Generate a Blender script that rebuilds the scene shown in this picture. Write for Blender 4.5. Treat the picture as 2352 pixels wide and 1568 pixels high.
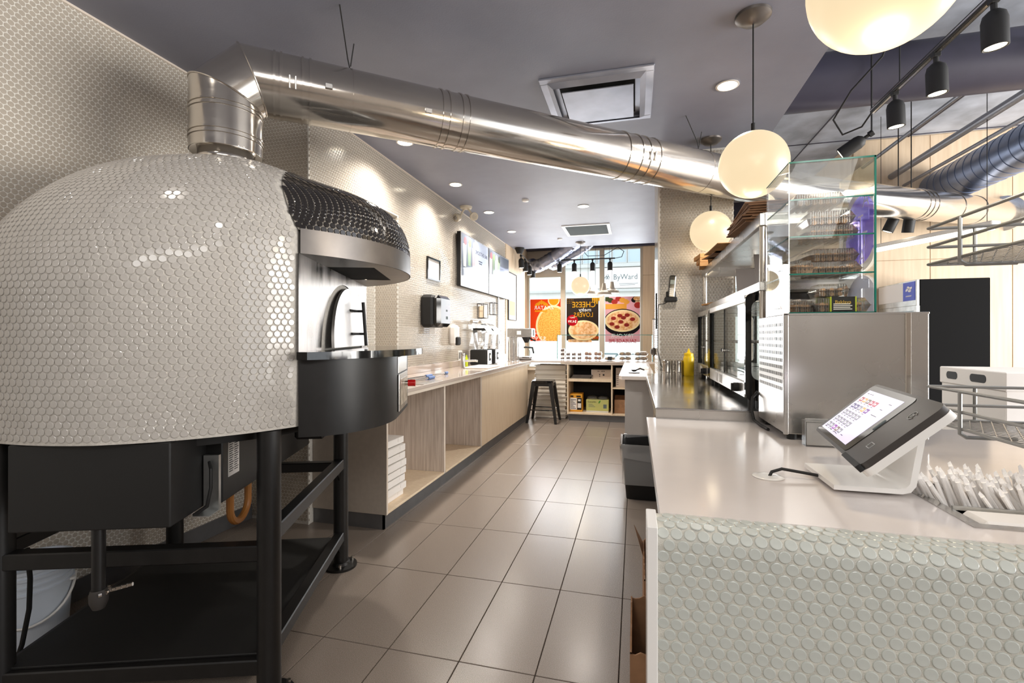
import bpy, math, random
import numpy as np
from mathutils import Vector, Matrix
random.seed(7); RNG = np.random.default_rng(7)
PI = math.pi
SC = bpy.context.scene
COL = SC.collection
for _o in list(bpy.data.objects): bpy.data.objects.remove(_o)

# ------------------------------------------------------------------ camera, sky, lamps, exposure
YAW = .2548
cd = bpy.data.cameras.new('camera'); cam = bpy.data.objects.new('camera', cd); COL.objects.link(cam)
cd.sensor_width = 36.0; cd.lens = 36.0 * 1086.0 / 2352.0; cd.clip_start = .02; cd.clip_end = 200
cd.shift_y = -10.7 / 2352.0
cam.location = (0, 0, 1.27); cam.rotation_euler = (PI / 2, 0, YAW)
SC.camera = cam
W = bpy.data.worlds.new('sky'); SC.world = W; W.use_nodes = True
W.node_tree.nodes['Background'].inputs[0].default_value = (.90, .95, 1.0, 1)
W.node_tree.nodes['Background'].inputs[1].default_value = 2.3
SC.view_settings.view_transform = 'Standard'; SC.view_settings.look = 'None'
SC.view_settings.exposure = 0.2; SC.view_settings.gamma = 1.0; SC.view_settings.use_curve_mapping = False
SC.cycles.use_denoising = True
SC.cycles.max_bounces = 10; SC.cycles.transparent_max_bounces = 24; SC.cycles.glossy_bounces = 5
SC.cycles.sample_clamp_indirect = 6.0; SC.cycles.caustics_reflective = False; SC.cycles.caustics_refractive = False

def area(name, loc, rot, sx, sy, power, col):
    l = bpy.data.lights.new(name, 'AREA'); l.shape = 'RECTANGLE'; l.size = sx; l.size_y = sy; l.energy = power; l.color = col
    o = bpy.data.objects.new(name, l); COL.objects.link(o); o.location = loc; o.rotation_euler = rot
    return o
# daylight entering through the street windows at the far end, and through the shopfront on the right
area('daylight_street_windows', (-.95, 9.2, 1.75), (PI / 2, 0, PI), 2.3, 1.9, 72, (.92, .96, 1))
area('daylight_shopfront_right', (7.6, 2.6, 1.6), (PI / 2, 0, PI / 2), 5.5, 2.4, 640, (1, .96, .90))

# unseen fill light added behind the camera to brighten the counter front
area('fill_behind_camera', (.5, -1.7, 2.7), (math.radians(52), 0, math.radians(-4)), 3.2, .9, 62, (1, .975, .94))

# ------------------------------------------------------------------ materials
MATS = {}
def mat(name, col=(.5, .5, .5), rough=.5, metal=0.0, spec=.5, noise=0.0, nscale=8.0, bump=0.0, bscale=60.0, rvar=0.0,
        emit=None, estr=0.0, coat=0.0, col2=None, stretch=(1, 1, 1), alpha=1.0, detail=4.0):
    if name in MATS: return MATS[name]
    m = bpy.data.materials.new(name); m.use_nodes = True; nt = m.node_tree; N = nt.nodes; L = nt.links
    b = N['Principled BSDF']
    b.inputs['Base Color'].default_value = (*col, 1); b.inputs['Roughness'].default_value = rough
    b.inputs['Metallic'].default_value = metal; b.inputs['Specular IOR Level'].default_value = spec
    b.inputs['Coat Weight'].default_value = coat
    if emit is not None:
        b.inputs['Emission Color'].default_value = (*emit, 1); b.inputs['Emission Strength'].default_value = estr
    tc = N.new('ShaderNodeTexCoord'); mp = N.new('ShaderNodeMapping'); mp.inputs['Scale'].default_value = stretch
    L.new(tc.outputs['Object'], mp.inputs['Vector'])
    if noise or col2 or rvar:
        t = N.new('ShaderNodeTexNoise'); t.inputs['Scale'].default_value = nscale; t.inputs['Detail'].default_value = detail
        L.new(mp.outputs['Vector'], t.inputs['Vector'])
        if noise or col2:
            r = N.new('ShaderNodeValToRGB'); e = r.color_ramp.elements
            c2 = col2 if col2 else tuple(max(0, c * (1 - noise)) for c in col)
            c1 = col if col2 else tuple(min(1, c * (1 + noise * .6)) for c in col)
            e[0].position = .36; e[1].position = .66; e[0].color = (*c2, 1); e[1].color = (*c1, 1)
            L.new(t.outputs['Fac'], r.inputs['Fac']); L.new(r.outputs['Color'], b.inputs['Base Color'])
        if rvar:
            mr = N.new('ShaderNodeMapRange'); mr.inputs[1].default_value = .3; mr.inputs[2].default_value = .7
            mr.inputs[3].default_value = max(.02, rough - rvar); mr.inputs[4].default_value = min(1, rough + rvar)
            L.new(t.outputs['Fac'], mr.inputs[0]); L.new(mr.outputs[0], b.inputs['Roughness'])
    if bump:
        t2 = N.new('ShaderNodeTexNoise'); t2.inputs['Scale'].default_value = bscale; t2.inputs['Detail'].default_value = 3
        bp = N.new('ShaderNodeBump'); bp.inputs['Strength'].default_value = bump; bp.inputs['Distance'].default_value = .01
        L.new(mp.outputs['Vector'], t2.inputs['Vector']); L.new(t2.outputs['Fac'], bp.inputs['Height']); L.new(bp.outputs['Normal'], b.inputs['Normal'])
    MATS[name] = m; return m

def glassmat(name, tint=(1, 1, 1), refl=1.0, rough=0.0, haze=0.0, hazecol=(1, 1, 1)):
    """thin pane: clear or tinted, with a fresnel reflection and optionally some milky body"""
    if name in MATS: return MATS[name]
    m = bpy.data.materials.new(name); m.use_nodes = True; nt = m.node_tree; N = nt.nodes; L = nt.links
    N.remove(N['Principled BSDF']); out = N['Material Output']
    tr = N.new('ShaderNodeBsdfTransparent'); tr.inputs[0].default_value = (*tint, 1)
    gl = N.new('ShaderNodeBsdfGlossy'); gl.inputs['Roughness'].default_value = rough
    fr = N.new('ShaderNodeFresnel'); fr.inputs['IOR'].default_value = 1.45
    mu = N.new('ShaderNodeMath'); mu.operation = 'MULTIPLY'; mu.inputs[1].default_value = refl; mu.use_clamp = True
    mx = N.new('ShaderNodeMixShader'); L.new(fr.outputs[0], mu.inputs[0]); L.new(mu.outputs[0], mx.inputs[0])
    body = tr
    if haze:
        df = N.new('ShaderNodeBsdfDiffuse'); df.inputs[0].default_value = (*hazecol, 1)
        m2 = N.new('ShaderNodeMixShader'); m2.inputs[0].default_value = haze
        L.new(tr.outputs[0], m2.inputs[1]); L.new(df.outputs[0], m2.inputs[2]); body = m2
    L.new(body.outputs[0], mx.inputs[1]); L.new(gl.outputs[0], mx.inputs[2]); L.new(mx.outputs[0], out.inputs[0])
    MATS[name] = m; return m

def papermat(name, col, trans=.5, grain=0):
    """printed paper or film that daylight shines through"""
    if name in MATS: return MATS[name]
    m = bpy.data.materials.new(name); m.use_nodes = True; nt = m.node_tree; N = nt.nodes; L = nt.links
    N.remove(N['Principled BSDF']); out = N['Material Output']
    d = N.new('ShaderNodeBsdfDiffuse'); t = N.new('ShaderNodeBsdfTranslucent'); mx = N.new('ShaderNodeMixShader')
    d.inputs[0].default_value = (*col, 1); t.inputs[0].default_value = (*col, 1); mx.inputs[0].default_value = trans
    if grain:
        n = N.new('ShaderNodeTexNoise'); n.inputs['Scale'].default_value = grain; n.inputs['Detail'].default_value = 5
        tc = N.new('ShaderNodeTexCoord'); L.new(tc.outputs['Object'], n.inputs['Vector']); r = N.new('ShaderNodeValToRGB'); e = r.color_ramp.elements
        e[0].position = .38; e[1].position = .58; e[0].color = (col[0] * .80, col[1] * .58, col[2] * .36, 1); e[1].color = (*col, 1)
        L.new(n.outputs['Fac'], r.inputs['Fac']); L.new(r.outputs['Color'], d.inputs[0]); L.new(r.outputs['Color'], t.inputs[0])
    L.new(d.outputs[0], mx.inputs[1]); L.new(t.outputs[0], mx.inputs[2]); L.new(mx.outputs[0], out.inputs[0])
    MATS[name] = m; return m

def S(r, g, b):                      # sRGB 0-255 -> linear
    return tuple(((c / 255) / 12.92 if c / 255 < .04045 else ((c / 255 + .055) / 1.055) ** 2.4) for c in (r, g, b))

M_tile = mat('white_glazed_tile', S(178, 173, 167), .12, spec=.5, noise=.05, nscale=30)
M_dgrout = mat('dome_grout', S(192, 187, 179), .85, noise=.12, nscale=80, bump=.2, bscale=300)
M_grout = mat('pale_grout', S(226, 222, 214), .9, noise=.10, nscale=90, bump=.2, bscale=300)
M_walltile = mat('wall_glazed_tile', S(184, 174, 161), .16, spec=.5, noise=.05, nscale=30)
M_ctile = mat('counter_glazed_tile', S(196, 200, 194), .17, spec=.5, noise=.05, nscale=30)
M_cgrout = mat('counter_grout', S(208, 206, 196), .9, noise=.16, nscale=40, bump=.3, bscale=400)
M_btile = mat('black_glazed_tile', S(38, 35, 34), .10, spec=.8)
M_bgrout = mat('dark_grout', S(150, 143, 134), .7, noise=.2, nscale=60)
M_navy = mat('navy_ceiling_paint', S(140, 143, 159), .5, spec=.5, noise=.10, nscale=2.0, bump=.05, bscale=120)
M_conc = mat('painted_concrete', S(186, 193, 206), .7, noise=.28, nscale=3.0, bump=.35, bscale=9)
M_dduct = mat('dark_painted_duct', S(62, 60, 76), .45, noise=.15, nscale=3)
M_chrome = mat('polished_steel', (.60, .56, .51), .16, metal=.94, rvar=.05, nscale=5, stretch=(1, 1, 6))
M_steel = mat('brushed_steel', (.60, .585, .565), .28, metal=1, rvar=.04, nscale=3)
M_steeltop = mat('steel_table_top', (.62, .61, .60), .16, metal=1, rvar=.05, nscale=4)
M_soot = mat('stained_steel', (.46, .43, .41), .34, metal=1, col2=(.13, .115, .10), nscale=4, rvar=.10, stretch=(3, 3, .7))
M_bandst = mat('dull_steel', (.15, .135, .125), .36, metal=.75, noise=.2, nscale=6)
M_black = mat('black_powder_coat', S(21, 20, 20), .42, noise=.2, nscale=25)
M_blackm = mat('matte_black', S(16, 15, 15), .6)
M_blackg = mat('glossy_black', S(16, 16, 17), .08, spec=.6)
M_void = mat('opening_shade_black', S(6, 6, 6), .9)  # black stands in for the shade inside openings and vent slots
M_granite = mat('black_granite', S(26, 27, 28), .07, spec=.7, noise=.6, nscale=160)
M_quartz = mat('white_quartz', S(226, 218, 214), .14, spec=.5, noise=.03, nscale=5)
M_quartzb = mat('greige_quartz', S(200, 186, 176), .10, spec=.6, noise=.04, nscale=5)
M_wood = mat('pale_wood_laminate', S(242, 222, 194), .45, col2=S(234, 212, 182), nscale=4, stretch=(9, 9, .8))
M_woodlit = mat('pale_oak_panel', S(226, 204, 176), .5, col2=S(214, 190, 160), nscale=3, stretch=(8, 8, .5))
M_woodgray = mat('grey_wood_laminate', S(230, 220, 211), .45, col2=S(204, 192, 182), nscale=5, stretch=(14, 14, .7))
M_edge = mat('pale_edge_band', S(226, 214, 200), .4)
M_greyp = mat('grey_panel', S(176, 172, 170), .5, noise=.04, nscale=3)
M_kick = mat('grey_kickboard', S(112, 112, 114), .3, metal=.4, noise=.12, nscale=6)
M_floor = mat('stone_floor_tile', S(141, 129, 119), .26, noise=.22, nscale=420, rvar=.05, detail=2)
M_joint = mat('dark_floor_joint', S(92, 84, 78), .9)
M_white = mat('white_plastic', S(236, 233, 228), .35)
M_whitegl = mat('white_gloss', S(240, 238, 235), .15)
M_cream = mat('cream_plastic', S(222, 212, 192), .4)
M_kraft = mat('kraft_cardboard', S(168, 126, 92), .8, noise=.15, nscale=20)
M_boxwhite = mat('white_cardboard', S(248, 244, 240), .7)
M_globe = mat('lit_opal_glass', (.10, .085, .06), .35, emit=(1, .79, .50), estr=.80)
M_lamp = mat('lit_downlight', (1, 1, 1), .4, emit=(1, .86, .66), estr=14)
M_bulb = mat('lit_spot_bulb', (1, 1, 1), .4, emit=(1, .86, .62), estr=9)
M_led = mat('lit_led_tube', (1, 1, 1), .4, emit=(1, .96, .92), estr=5)
M_glass = glassmat('clear_glass', (.99, 1, .995), .45)
M_winglass = glassmat('window_glass', (.97, .99, .99), .5)
M_gedge = mat('green_glass_edge', S(22, 116, 104), .12, spec=.7)
M_pet = glassmat('clear_plastic', (.97, .965, .96), .9, .08, .06, (.95, .94, .93))
M_poly = glassmat('polycarbonate', (.95, .95, .95), 1.0, .05, .05, (.9, .9, .9))
M_yellow = mat('mustard_yellow_plastic', S(250, 206, 20), .3)
M_red = mat('red_plastic', S(200, 20, 24), .3)
M_orange = mat('orange_plastic', S(235, 80, 28), .35)
M_brownpastry = mat('baked_pastry', S(176, 112, 66), .7, noise=.5, nscale=45, bump=.5, bscale=70)
M_paperw = mat('white_paper', S(240, 236, 232), .8)
M_galv = mat('galvanised_sheet', (.62, .63, .62), .35, metal=1, noise=.15, nscale=12)
M_hose = mat('amber_hose', S(176, 118, 60), .4)

# ------------------------------------------------------------------ mesh helper
class MB:
    def __init__(s): s.v = []; s.f = []
    def add(s, vs, fs):
        k = len(s.v); s.v += [tuple(map(float, p)) for p in vs]; s.f += [tuple(i + k for i in f) for f in fs]; return s
    def mark(s): return len(s.v)
    def xf(s, M, k=0):
        M = Matrix(M)
        for i in range(k, len(s.v)): s.v[i] = tuple(M @ Vector(s.v[i]))
        return s
    def box(s, x0, x1, y0, y1, z0, z1, b=0.0):
        if b <= 0:
            v = [(x, y, z) for z in (z0, z1) for y in (y0, y1) for x in (x0, x1)]
            return s.add(v, [(0, 2, 3, 1), (4, 5, 7, 6), (0, 1, 5, 4), (2, 6, 7, 3), (0, 4, 6, 2), (1, 3, 7, 5)])
        b = min(b, (x1 - x0) * .45, (y1 - y0) * .45, (z1 - z0) * .45); v = []; idx = {}
        X = (x0, x1); Y = (y0, y1); Z = (z0, z1)
        for i in (0, 1):
            for j in (0, 1):
                for k in (0, 1):
                    sx, sy, sz = (1 - 2 * i) * b, (1 - 2 * j) * b, (1 - 2 * k) * b
                    for a, p in enumerate(((X[i], Y[j] + sy, Z[k] + sz), (X[i] + sx, Y[j], Z[k] + sz), (X[i] + sx, Y[j] + sy, Z[k]))):
                        idx[i, j, k, a] = len(v); v.append(p)
        f = []
        for i in (0, 1):
            q = [idx[i, 0, 0, 0], idx[i, 1, 0, 0], idx[i, 1, 1, 0], idx[i, 0, 1, 0]]; f.append(q if i else q[::-1])
            q = [idx[0, i, 0, 1], idx[0, i, 1, 1], idx[1, i, 1, 1], idx[1, i, 0, 1]]; f.append(q if i else q[::-1])
            q = [idx[0, 0, i, 2], idx[1, 0, i, 2], idx[1, 1, i, 2], idx[0, 1, i, 2]]; f.append(q if i else q[::-1])
        for i in (0, 1):
            for j in (0, 1):
                q = [idx[i, j, 0, 0], idx[i, j, 0, 1], idx[i, j, 1, 1], idx[i, j, 1, 0]]; f.append(q if (i ^ j) else q[::-1])
                q = [idx[i, 0, j, 0], idx[i, 0, j, 2], idx[i, 1, j, 2], idx[i, 1, j, 0]]; f.append(q[::-1] if (i ^ j) else q)
                q = [idx[0, i, j, 1], idx[0, i, j, 2], idx[1, i, j, 2], idx[1, i, j, 1]]; f.append(q if (i ^ j) else q[::-1])
                for k in (0, 1):
                    pass
        for i in (0, 1):
            for j in (0, 1):
                for k in (0, 1):
                    q = [idx[i, j, k, 0], idx[i, j, k, 1], idx[i, j, k, 2]]; f.append(q if (i + j + k) % 2 else q[::-1])
        return s.add(v, f)
    def ring(s, c, x, y, r, n): return [tuple(c + x * (r * math.cos(2 * PI * i / n)) + y * (r * math.sin(2 * PI * i / n))) for i in range(n)]
    def cyl(s, p0, p1, r0, r1=None, n=16, cap=True):
        p0 = Vector(p0); p1 = Vector(p1); r1 = r0 if r1 is None else r1
        d = (p1 - p0).normalized(); x = d.orthogonal().normalized(); y = d.cross(x)
        v = s.ring(p0, x, y, r0, n) + s.ring(p1, x, y, r1, n)
        f = [(i, (i + 1) % n, n + (i + 1) % n, n + i) for i in range(n)]
        if cap: f += [tuple(range(n))[::-1], tuple(range(n, 2 * n))]
        return s.add(v, f)
    def tube(s, pts, r, n=8, closed=False, cap=True):
        P = [Vector(p) for p in pts]; m = len(P); T = []
        for i in range(m):
            if closed: a, b = P[i - 1], P[(i + 1) % m]
            else: a, b = P[max(i - 1, 0)], P[min(i + 1, m - 1)]
            t1 = (P[i] - a).normalized() if (P[i] - a).length > 1e-9 else None
            t2 = (b - P[i]).normalized() if (b - P[i]).length > 1e-9 else None
            T.append((t1 or t2, t2 or t1))
        x = T[0][1].orthogonal().normalized(); v = []; f = []; prev = None
        for i in range(m):
            t1, t2 = T[i]; t = (t1 + t2).normalized() if (t1 + t2).length > 1e-6 else t1
            x = (x - t * x.dot(t)).normalized(); y = t.cross(x)
            # mitre: stretch in the bend plane
            cosh = max(.3, t.dot(t2)); bend = (t2 - t1)
            bx = (bend - t * bend.dot(t)); bx = bx.normalized() if bx.length > 1e-6 else None
            for k in range(n):
                a = 2 * PI * k / n; o = x * (r * math.cos(a)) + y * (r * math.sin(a))
                if bx is not None: o = o + bx * (o.dot(bx) * (1 / cosh - 1))
                v.append(P[i] + o)
        for i in range(m - (0 if closed else 1)):
            a = i * n; b = ((i + 1) % m) * n
            f += [(a + k, a + (k + 1) % n, b + (k + 1) % n, b + k) for k in range(n)]
        if cap and not closed: f += [tuple(range(n))[::-1], tuple(range((m - 1) * n, m * n))]
        return s.add(v, f)
    def lathe(s, prof, n=24, c=(0, 0, 0)):
        v = []; f = []; k = len(prof)
        for (r, z) in prof:
            for i in range(n): v.append((c[0] + r * math.cos(2 * PI * i / n), c[1] + r * math.sin(2 * PI * i / n), c[2] + z))
        for j in range(k - 1):
            for i in range(n): f.append((j * n + i, j * n + (i + 1) % n, (j + 1) * n + (i + 1) % n, (j + 1) * n + i))
        if prof[0][0] > 1e-6: f.append(tuple(range(n))[::-1])
        if prof[-1][0] > 1e-6: f.append(tuple(range((k - 1) * n, k * n)))
        return s.add(v, f)
    def prism(s, poly, z0, z1):
        n = len(poly); v = [(x, y, z0) for x, y in poly] + [(x, y, z1) for x, y in poly]
        return s.add(v, [tuple(range(n))[::-1], tuple(range(n, 2 * n))] + [(i, (i + 1) % n, n + (i + 1) % n, n + i) for i in range(n)])
    def quad(s, a, b, c, d): return s.add([a, b, c, d], [(0, 1, 2, 3)])
    def grid(s, fn, nu, nv, wrap=False):
        v = [fn(i / nu, j / nv) for j in range(nv + 1) for i in range(nu + (0 if wrap else 1))]; w = nu + (0 if wrap else 1); f = []
        for j in range(nv):
            for i in range(nu): f.append((j * w + i, j * w + (i + 1) % w, (j + 1) * w + (i + 1) % w, (j + 1) * w + i))
        return s.add(v, f)
    def frame(s, x0, x1, z0, z1, y0, y1, t):      # rectangular frame in the xz plane
        s.box(x0, x1, y0, y1, z0, z0 + t); s.box(x0, x1, y0, y1, z1 - t, z1)
        s.box(x0, x0 + t, y0, y1, z0 + t, z1 - t); s.box(x1 - t, x1, y0, y1, z0 + t, z1 - t); return s

def rrect(x0, x1, y0, y1, r, n=5):
    P = []
    for cx, cy, a in ((x1 - r, y1 - r, 0), (x0 + r, y1 - r, 90), (x0 + r, y0 + r, 180), (x1 - r, y0 + r, 270)):
        for i in range(n + 1):
            t = math.radians(a + 90 * i / n); P.append((cx + r * math.cos(t), cy + r * math.sin(t)))
    return P
def circ(cx, cy, rx, ry=None, n=24, a0=0, a1=360):
    ry = rx if ry is None else ry
    return [(cx + rx * math.cos(math.radians(a0 + (a1 - a0) * i / n)), cy + ry * math.sin(math.radians(a0 + (a1 - a0) * i / n))) for i in range(n + (0 if a1 - a0 == 360 else 1))]

def link(name, me, m, parent=None):
    o = bpy.data.objects.new(name, me); COL.objects.link(o)
    if m is not None and not me.materials: me.materials.append(m)
    if parent is not None: o.parent = parent
    return o
def obj(name, mb, m, parent=None, smooth=35, loc=None, rot=None):
    me = bpy.data.meshes.new(name); me.from_pydata(mb.v, [], mb.f); me.update()
    if smooth:
        me.polygons.foreach_set('use_smooth', [True] * len(me.polygons)); me.set_sharp_from_angle(angle=math.radians(smooth))
    o = link(name, me, m, parent)
    if loc is not None: o.location = loc
    if rot is not None: o.rotation_euler = rot
    return o
def tag(o, label=None, cat=None, group=None, kind=None):
    if label: o['label'] = label
    if cat: o['category'] = cat
    if group: o['group'] = group
    if kind: o['kind'] = kind
    return o
def thing(name, label, cat, loc=(0, 0, 0), rotz=0.0, group=None):
    o = bpy.data.objects.new(name, None); COL.objects.link(o); o.empty_display_size = .1
    o.location = loc; o.rotation_euler = (0, 0, rotz)
    return tag(o, label, cat, group)
def solo(name, mb, m, label, cat, loc=(0, 0, 0), rotz=0.0, group=None, smooth=35):
    o = obj(name, mb, m, None, smooth); o.location = loc; o.rotation_euler = (0, 0, rotz)
    return tag(o, label, cat, group)
def struct(name, mb, m, parent=None, smooth=30, label=None):
    o = obj(name, mb, m, parent, smooth)
    if parent is None: o['kind'] = 'structure'
    return tag(o, label)
def dup(o, loc=None, rotz=None, label=None, group=None, parent=None):
    c = o.copy(); COL.objects.link(c)
    if parent is not None: c.parent = parent
    if loc is not None: c.location = loc
    if rotz is not None: c.rotation_euler = (0, 0, rotz)
    if label: c['label'] = label
    if group: c['group'] = group
    for ch in list(o.children): dup(ch, parent=c)
    return c
def text(name, body, size, m, parent, M, extrude=.0008, align='CENTER', sx=1.0):
    cu = bpy.data.curves.new(name, 'FONT'); cu.body = body; cu.size = size; cu.align_x = align; cu.align_y = 'CENTER'; cu.extrude = extrude
    cu.resolution_u = 2
    t = bpy.data.objects.new(name, cu); COL.objects.link(t)
    dg = bpy.context.evaluated_depsgraph_get(); me = bpy.data.meshes.new_from_object(t.evaluated_get(dg))
    bpy.data.objects.remove(t); bpy.data.curves.remove(cu)
    me.transform(Matrix(M) @ Matrix.Diagonal((sx, 1, 1, 1)))
    if sx < 0: me.flip_normals()
    me.materials.clear(); me.materials.append(m)
    return link(name, me, m, parent)
def basis(o, x, y, z):               # matrix from origin and axes
    x, y, z = Vector(x), Vector(y), Vector(z)
    return Matrix(((x.x, y.x, z.x, o[0]), (x.y, y.y, z.y, o[1]), (x.z, y.z, z.z, o[2]), (0, 0, 0, 1)))
FACE_S = lambda x, y, z: basis((x, y, z), (1, 0, 0), (0, 0, 1), (0, -1, 0))       # reads from -Y
FACE_E = lambda x, y, z: basis((x, y, z), (0, 1, 0), (0, 0, 1), (1, 0, 0))        # on a wall that faces +X, reads from +X
FACE_W = lambda x, y, z: basis((x, y, z), (0, -1, 0), (0, 0, 1), (-1, 0, 0))      # faces -X

# ------------------------------------------------------------------ round tiles
CY, SY = math.cos(YAW), math.sin(YAW)
def pix(P):
    P = np.asarray(P); u = CY * P[:, 0] + SY * P[:, 1]; w = -SY * P[:, 0] + CY * P[:, 1]; w = np.where(w < .05, .05, w)
    return 1176 + 1086 * u / w, 773.3 - 1086 * (P[:, 2] - 1.27) / w, w
def disc_geo(n, r, h):
    a = np.arange(n) * 2 * PI / n; c = np.stack([np.cos(a), np.sin(a)], 1)
    if n >= 10:
        v = np.concatenate([np.c_[c * r * .86, np.full(n, h)], np.c_[c * r * .97, np.full(n, h * .72)], np.c_[c * r, np.zeros(n)]]); rings = 3
    else:
        v = np.concatenate([np.c_[c * r * .90, np.full(n, h)], np.c_[c * r, np.zeros(n)]]); rings = 2
    loops = list(range(n)); sizes = [n]
    for k in range(rings - 1):
        for i in range(n): loops += [k * n + i, (k + 1) * n + i, (k + 1) * n + (i + 1) % n, k * n + (i + 1) % n]; sizes.append(4)
    return v, np.array(loops), np.array(sizes)
def disc_mesh(n, r, h):
    v, l, s = disc_geo(n, r, h); f = []; k = 0
    for z in s: f.append(tuple(int(q) for q in l[k:k + z])); k += z
    me = bpy.data.meshes.new('tile'); me.from_pydata([tuple(p) for p in v], [], f); me.update()
    me.polygons.foreach_set('use_smooth', [True] * len(me.polygons)); me.set_sharp_from_angle(angle=math.radians(12))
    return me
def tiles(parent, C, T, B, N, r, h, m, seg, nsingle, name='tile', stuffname='tile_field', keep=None, W2=None, frac=True):
    """C,T,B,N: (k,3) arrays in the parent's space.  The nsingle largest in view become single parts, the rest one part"""
    C, T, B, N = (np.asarray(a, float) for a in (C, T, B, N))
    order = np.zeros(0, int)
    if nsingle:
        Pw = C if W2 is None else np.array([tuple(W2 @ Vector(p)) for p in C])
        Nw = N if W2 is None else np.array([tuple(W2.to_3x3() @ Vector(p)) for p in N])
        x, y, w = pix(Pw); vd = np.array([0, 0, 1.27]) - Pw; dist = np.linalg.norm(vd, axis=1)
        fac = (vd * Nw).sum(1) / dist; ok = (x > 5) & (x < 2347) & (y > 5) & (y < 1563) & (fac > .12) & (w > .2)
        if keep is not None: ok &= keep(x, y)
        sc = np.where(ok, fac / dist ** 2, -1); order = np.argsort(-sc)[:nsingle]; order = order[sc[order] > 0]
        me = disc_mesh(seg, r, h); me.materials.append(m)
        for i in order:
            o = bpy.data.objects.new(name, me); COL.objects.link(o); o.parent = parent
            o.matrix_local = basis(C[i], T[i], B[i], N[i])
    rest = np.setdiff1d(np.arange(len(C)), order); C, T, B, N = C[rest], T[rest], B[rest], N[rest]; k = len(C)
    v, l, s = disc_geo(seg, r, h); nv = len(v)
    V = C[:, None, :] + v[None, :, 0:1] * T[:, None, :] + v[None, :, 1:2] * B[:, None, :] + v[None, :, 2:3] * N[:, None, :]
    L = (l[None, :] + (np.arange(k) * nv)[:, None]).ravel(); Sz = np.tile(s, k)
    me = bpy.data.meshes.new(stuffname); me.vertices.add(k * nv); me.vertices.foreach_set('co', V.ravel())
    me.loops.add(len(L)); me.loops.foreach_set('vertex_index', L.astype(np.int32))
    me.polygons.add(len(Sz)); st = np.concatenate([[0], np.cumsum(Sz)[:-1]]); me.polygons.foreach_set('loop_start', st.astype(np.int32))
    me.polygons.foreach_set('use_smooth', np.zeros(len(Sz), bool)); me.update(calc_edges=True); me.validate()
    o = link(stuffname, me, m, parent); o['kind'] = 'stuff'
    return o
def plane_tiles(parent, o, ex, ey, nrm, w, h, pitch, seg, nsingle, m, holes=(), rad=None, th=.0022, **kw):
    o, ex, ey, nrm = (np.array(a, float) for a in (o, ex, ey, nrm)); rp = pitch * .866; rad = rad or pitch * .455
    P = []
    for j in range(int(h / rp) + 1):
        y = rad + j * rp
        if y > h: break
        x = rad + (pitch / 2 if j % 2 else 0) + np.arange(int(w / pitch) + 1) * pitch
        x = x[x < w]
        P.append(np.c_[x, np.full(len(x), y)])
    P = np.concatenate(P)
    for (a0, a1, b0, b1) in holes: P = P[~((P[:, 0] > a0) & (P[:, 0] < a1) & (P[:, 1] > b0) & (P[:, 1] < b1))]
    C = o + P[:, :1] * ex + P[:, 1:] * ey; k = len(C)
    return tiles(parent, C, np.tile(ex, (k, 1)), np.tile(ey, (k, 1)), np.tile(nrm, (k, 1)), rad, th, m, seg, nsingle, **kw)
# ================================================================== SETTING
ZC = 2.86; XN = -2.61; XF = -2.14; YP = 2.75
fl = struct('floor', MB().box(-2.85, 8, -3, 9.6, -.12, -.009), M_joint, smooth=0)
tile_me = {}
def floor_tile(x0, x1, y0, y1):
    key = (round(x1 - x0, 3), round(y1 - y0, 3))
    if key not in tile_me:
        t = MB().box(0, x1 - x0, 0, y1 - y0, -.009, 0, .0012); me = bpy.data.meshes.new('floor_tile'); me.from_pydata(t.v, [], t.f); me.update(); me.materials.append(M_floor); tile_me[key] = me
    o = bpy.data.objects.new('floor_tile', tile_me[key]); COL.objects.link(o); o.parent = fl; o.location = (x0, y0, 0)
for c in range(-5, 5):
    for j in range(-3, 13):
        x0 = -1.277 + .3044 * c; y0 = 1.738 + .6198 * j
        if x0 < -2.85: continue
        floor_tile(x0 + .002, x0 + .3024, y0 + .002, min(y0 + .6178, 9.58))
mb = MB()
for c in range(5, 30):
    for j in range(-6, 13):
        x0 = -1.277 + .3044 * c; y0 = 1.738 + .6198 * j; mb.box(x0 + .002, x0 + .3024, y0 + .002, min(y0 + .6178, 9.58), -.009, 0)
o = obj('customer_floor_tiles', mb, M_floor, fl, 0); o['kind'] = 'stuff'

# left wall: set back behind the oven, forward from the pier on, with a tiled niche
w = MB().box(-2.85, XN, -3, YP, 0, 3.7).box(-2.85, XF, YP, 3.6, 0, 3.7).box(-2.85, -2.44, 3.6, 3.99, 0, 3.7)
w.box(-2.44, XF, 3.6, 3.99, 0, .93).box(-2.44, XF, 3.6, 3.99, 2.39, 3.7).box(-2.85, XF, 3.99, 9.6, 0, 3.7)
wl = struct('wall_left', w, M_grout, smooth=0)
ky = lambda x, y: (y < 1010)
plane_tiles(wl, (XN, .2, .02), (0, 1, 0), (0, 0, 1), (1, 0, 0), YP - .2, 2.83, .0254, 10, 300, M_walltile, keep=lambda x, y: (x < 440) & (y < 520))
plane_tiles(wl, (XN, YP, .02), (1, 0, 0), (0, 0, 1), (0, -1, 0), XF - XN, 2.83, .0254, 10, 0, M_walltile, stuffname='pier_tile_field')
plane_tiles(wl, (XF, YP, .95), (0, 1, 0), (0, 0, 1), (1, 0, 0), 5.0, 1.905, .0254, 8, 0, M_walltile, holes=[(.84, 1.25, -.1, 1.45)], stuffname='far_tile_field')
plane_tiles(wl, (-2.44, 3.99, .95), (1, 0, 0), (0, 0, 1), (0, -1, 0), .30, 1.44, .0254, 8, 0, M_walltile, stuffname='niche_side_tile_field')
plane_tiles(wl, (-2.44, 3.6, .95), (0, 1, 0), (0, 0, 1), (1, 0, 0), .39, 1.44, .0254, 8, 0, M_walltile, stuffname='niche_back_tile_field')
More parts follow.
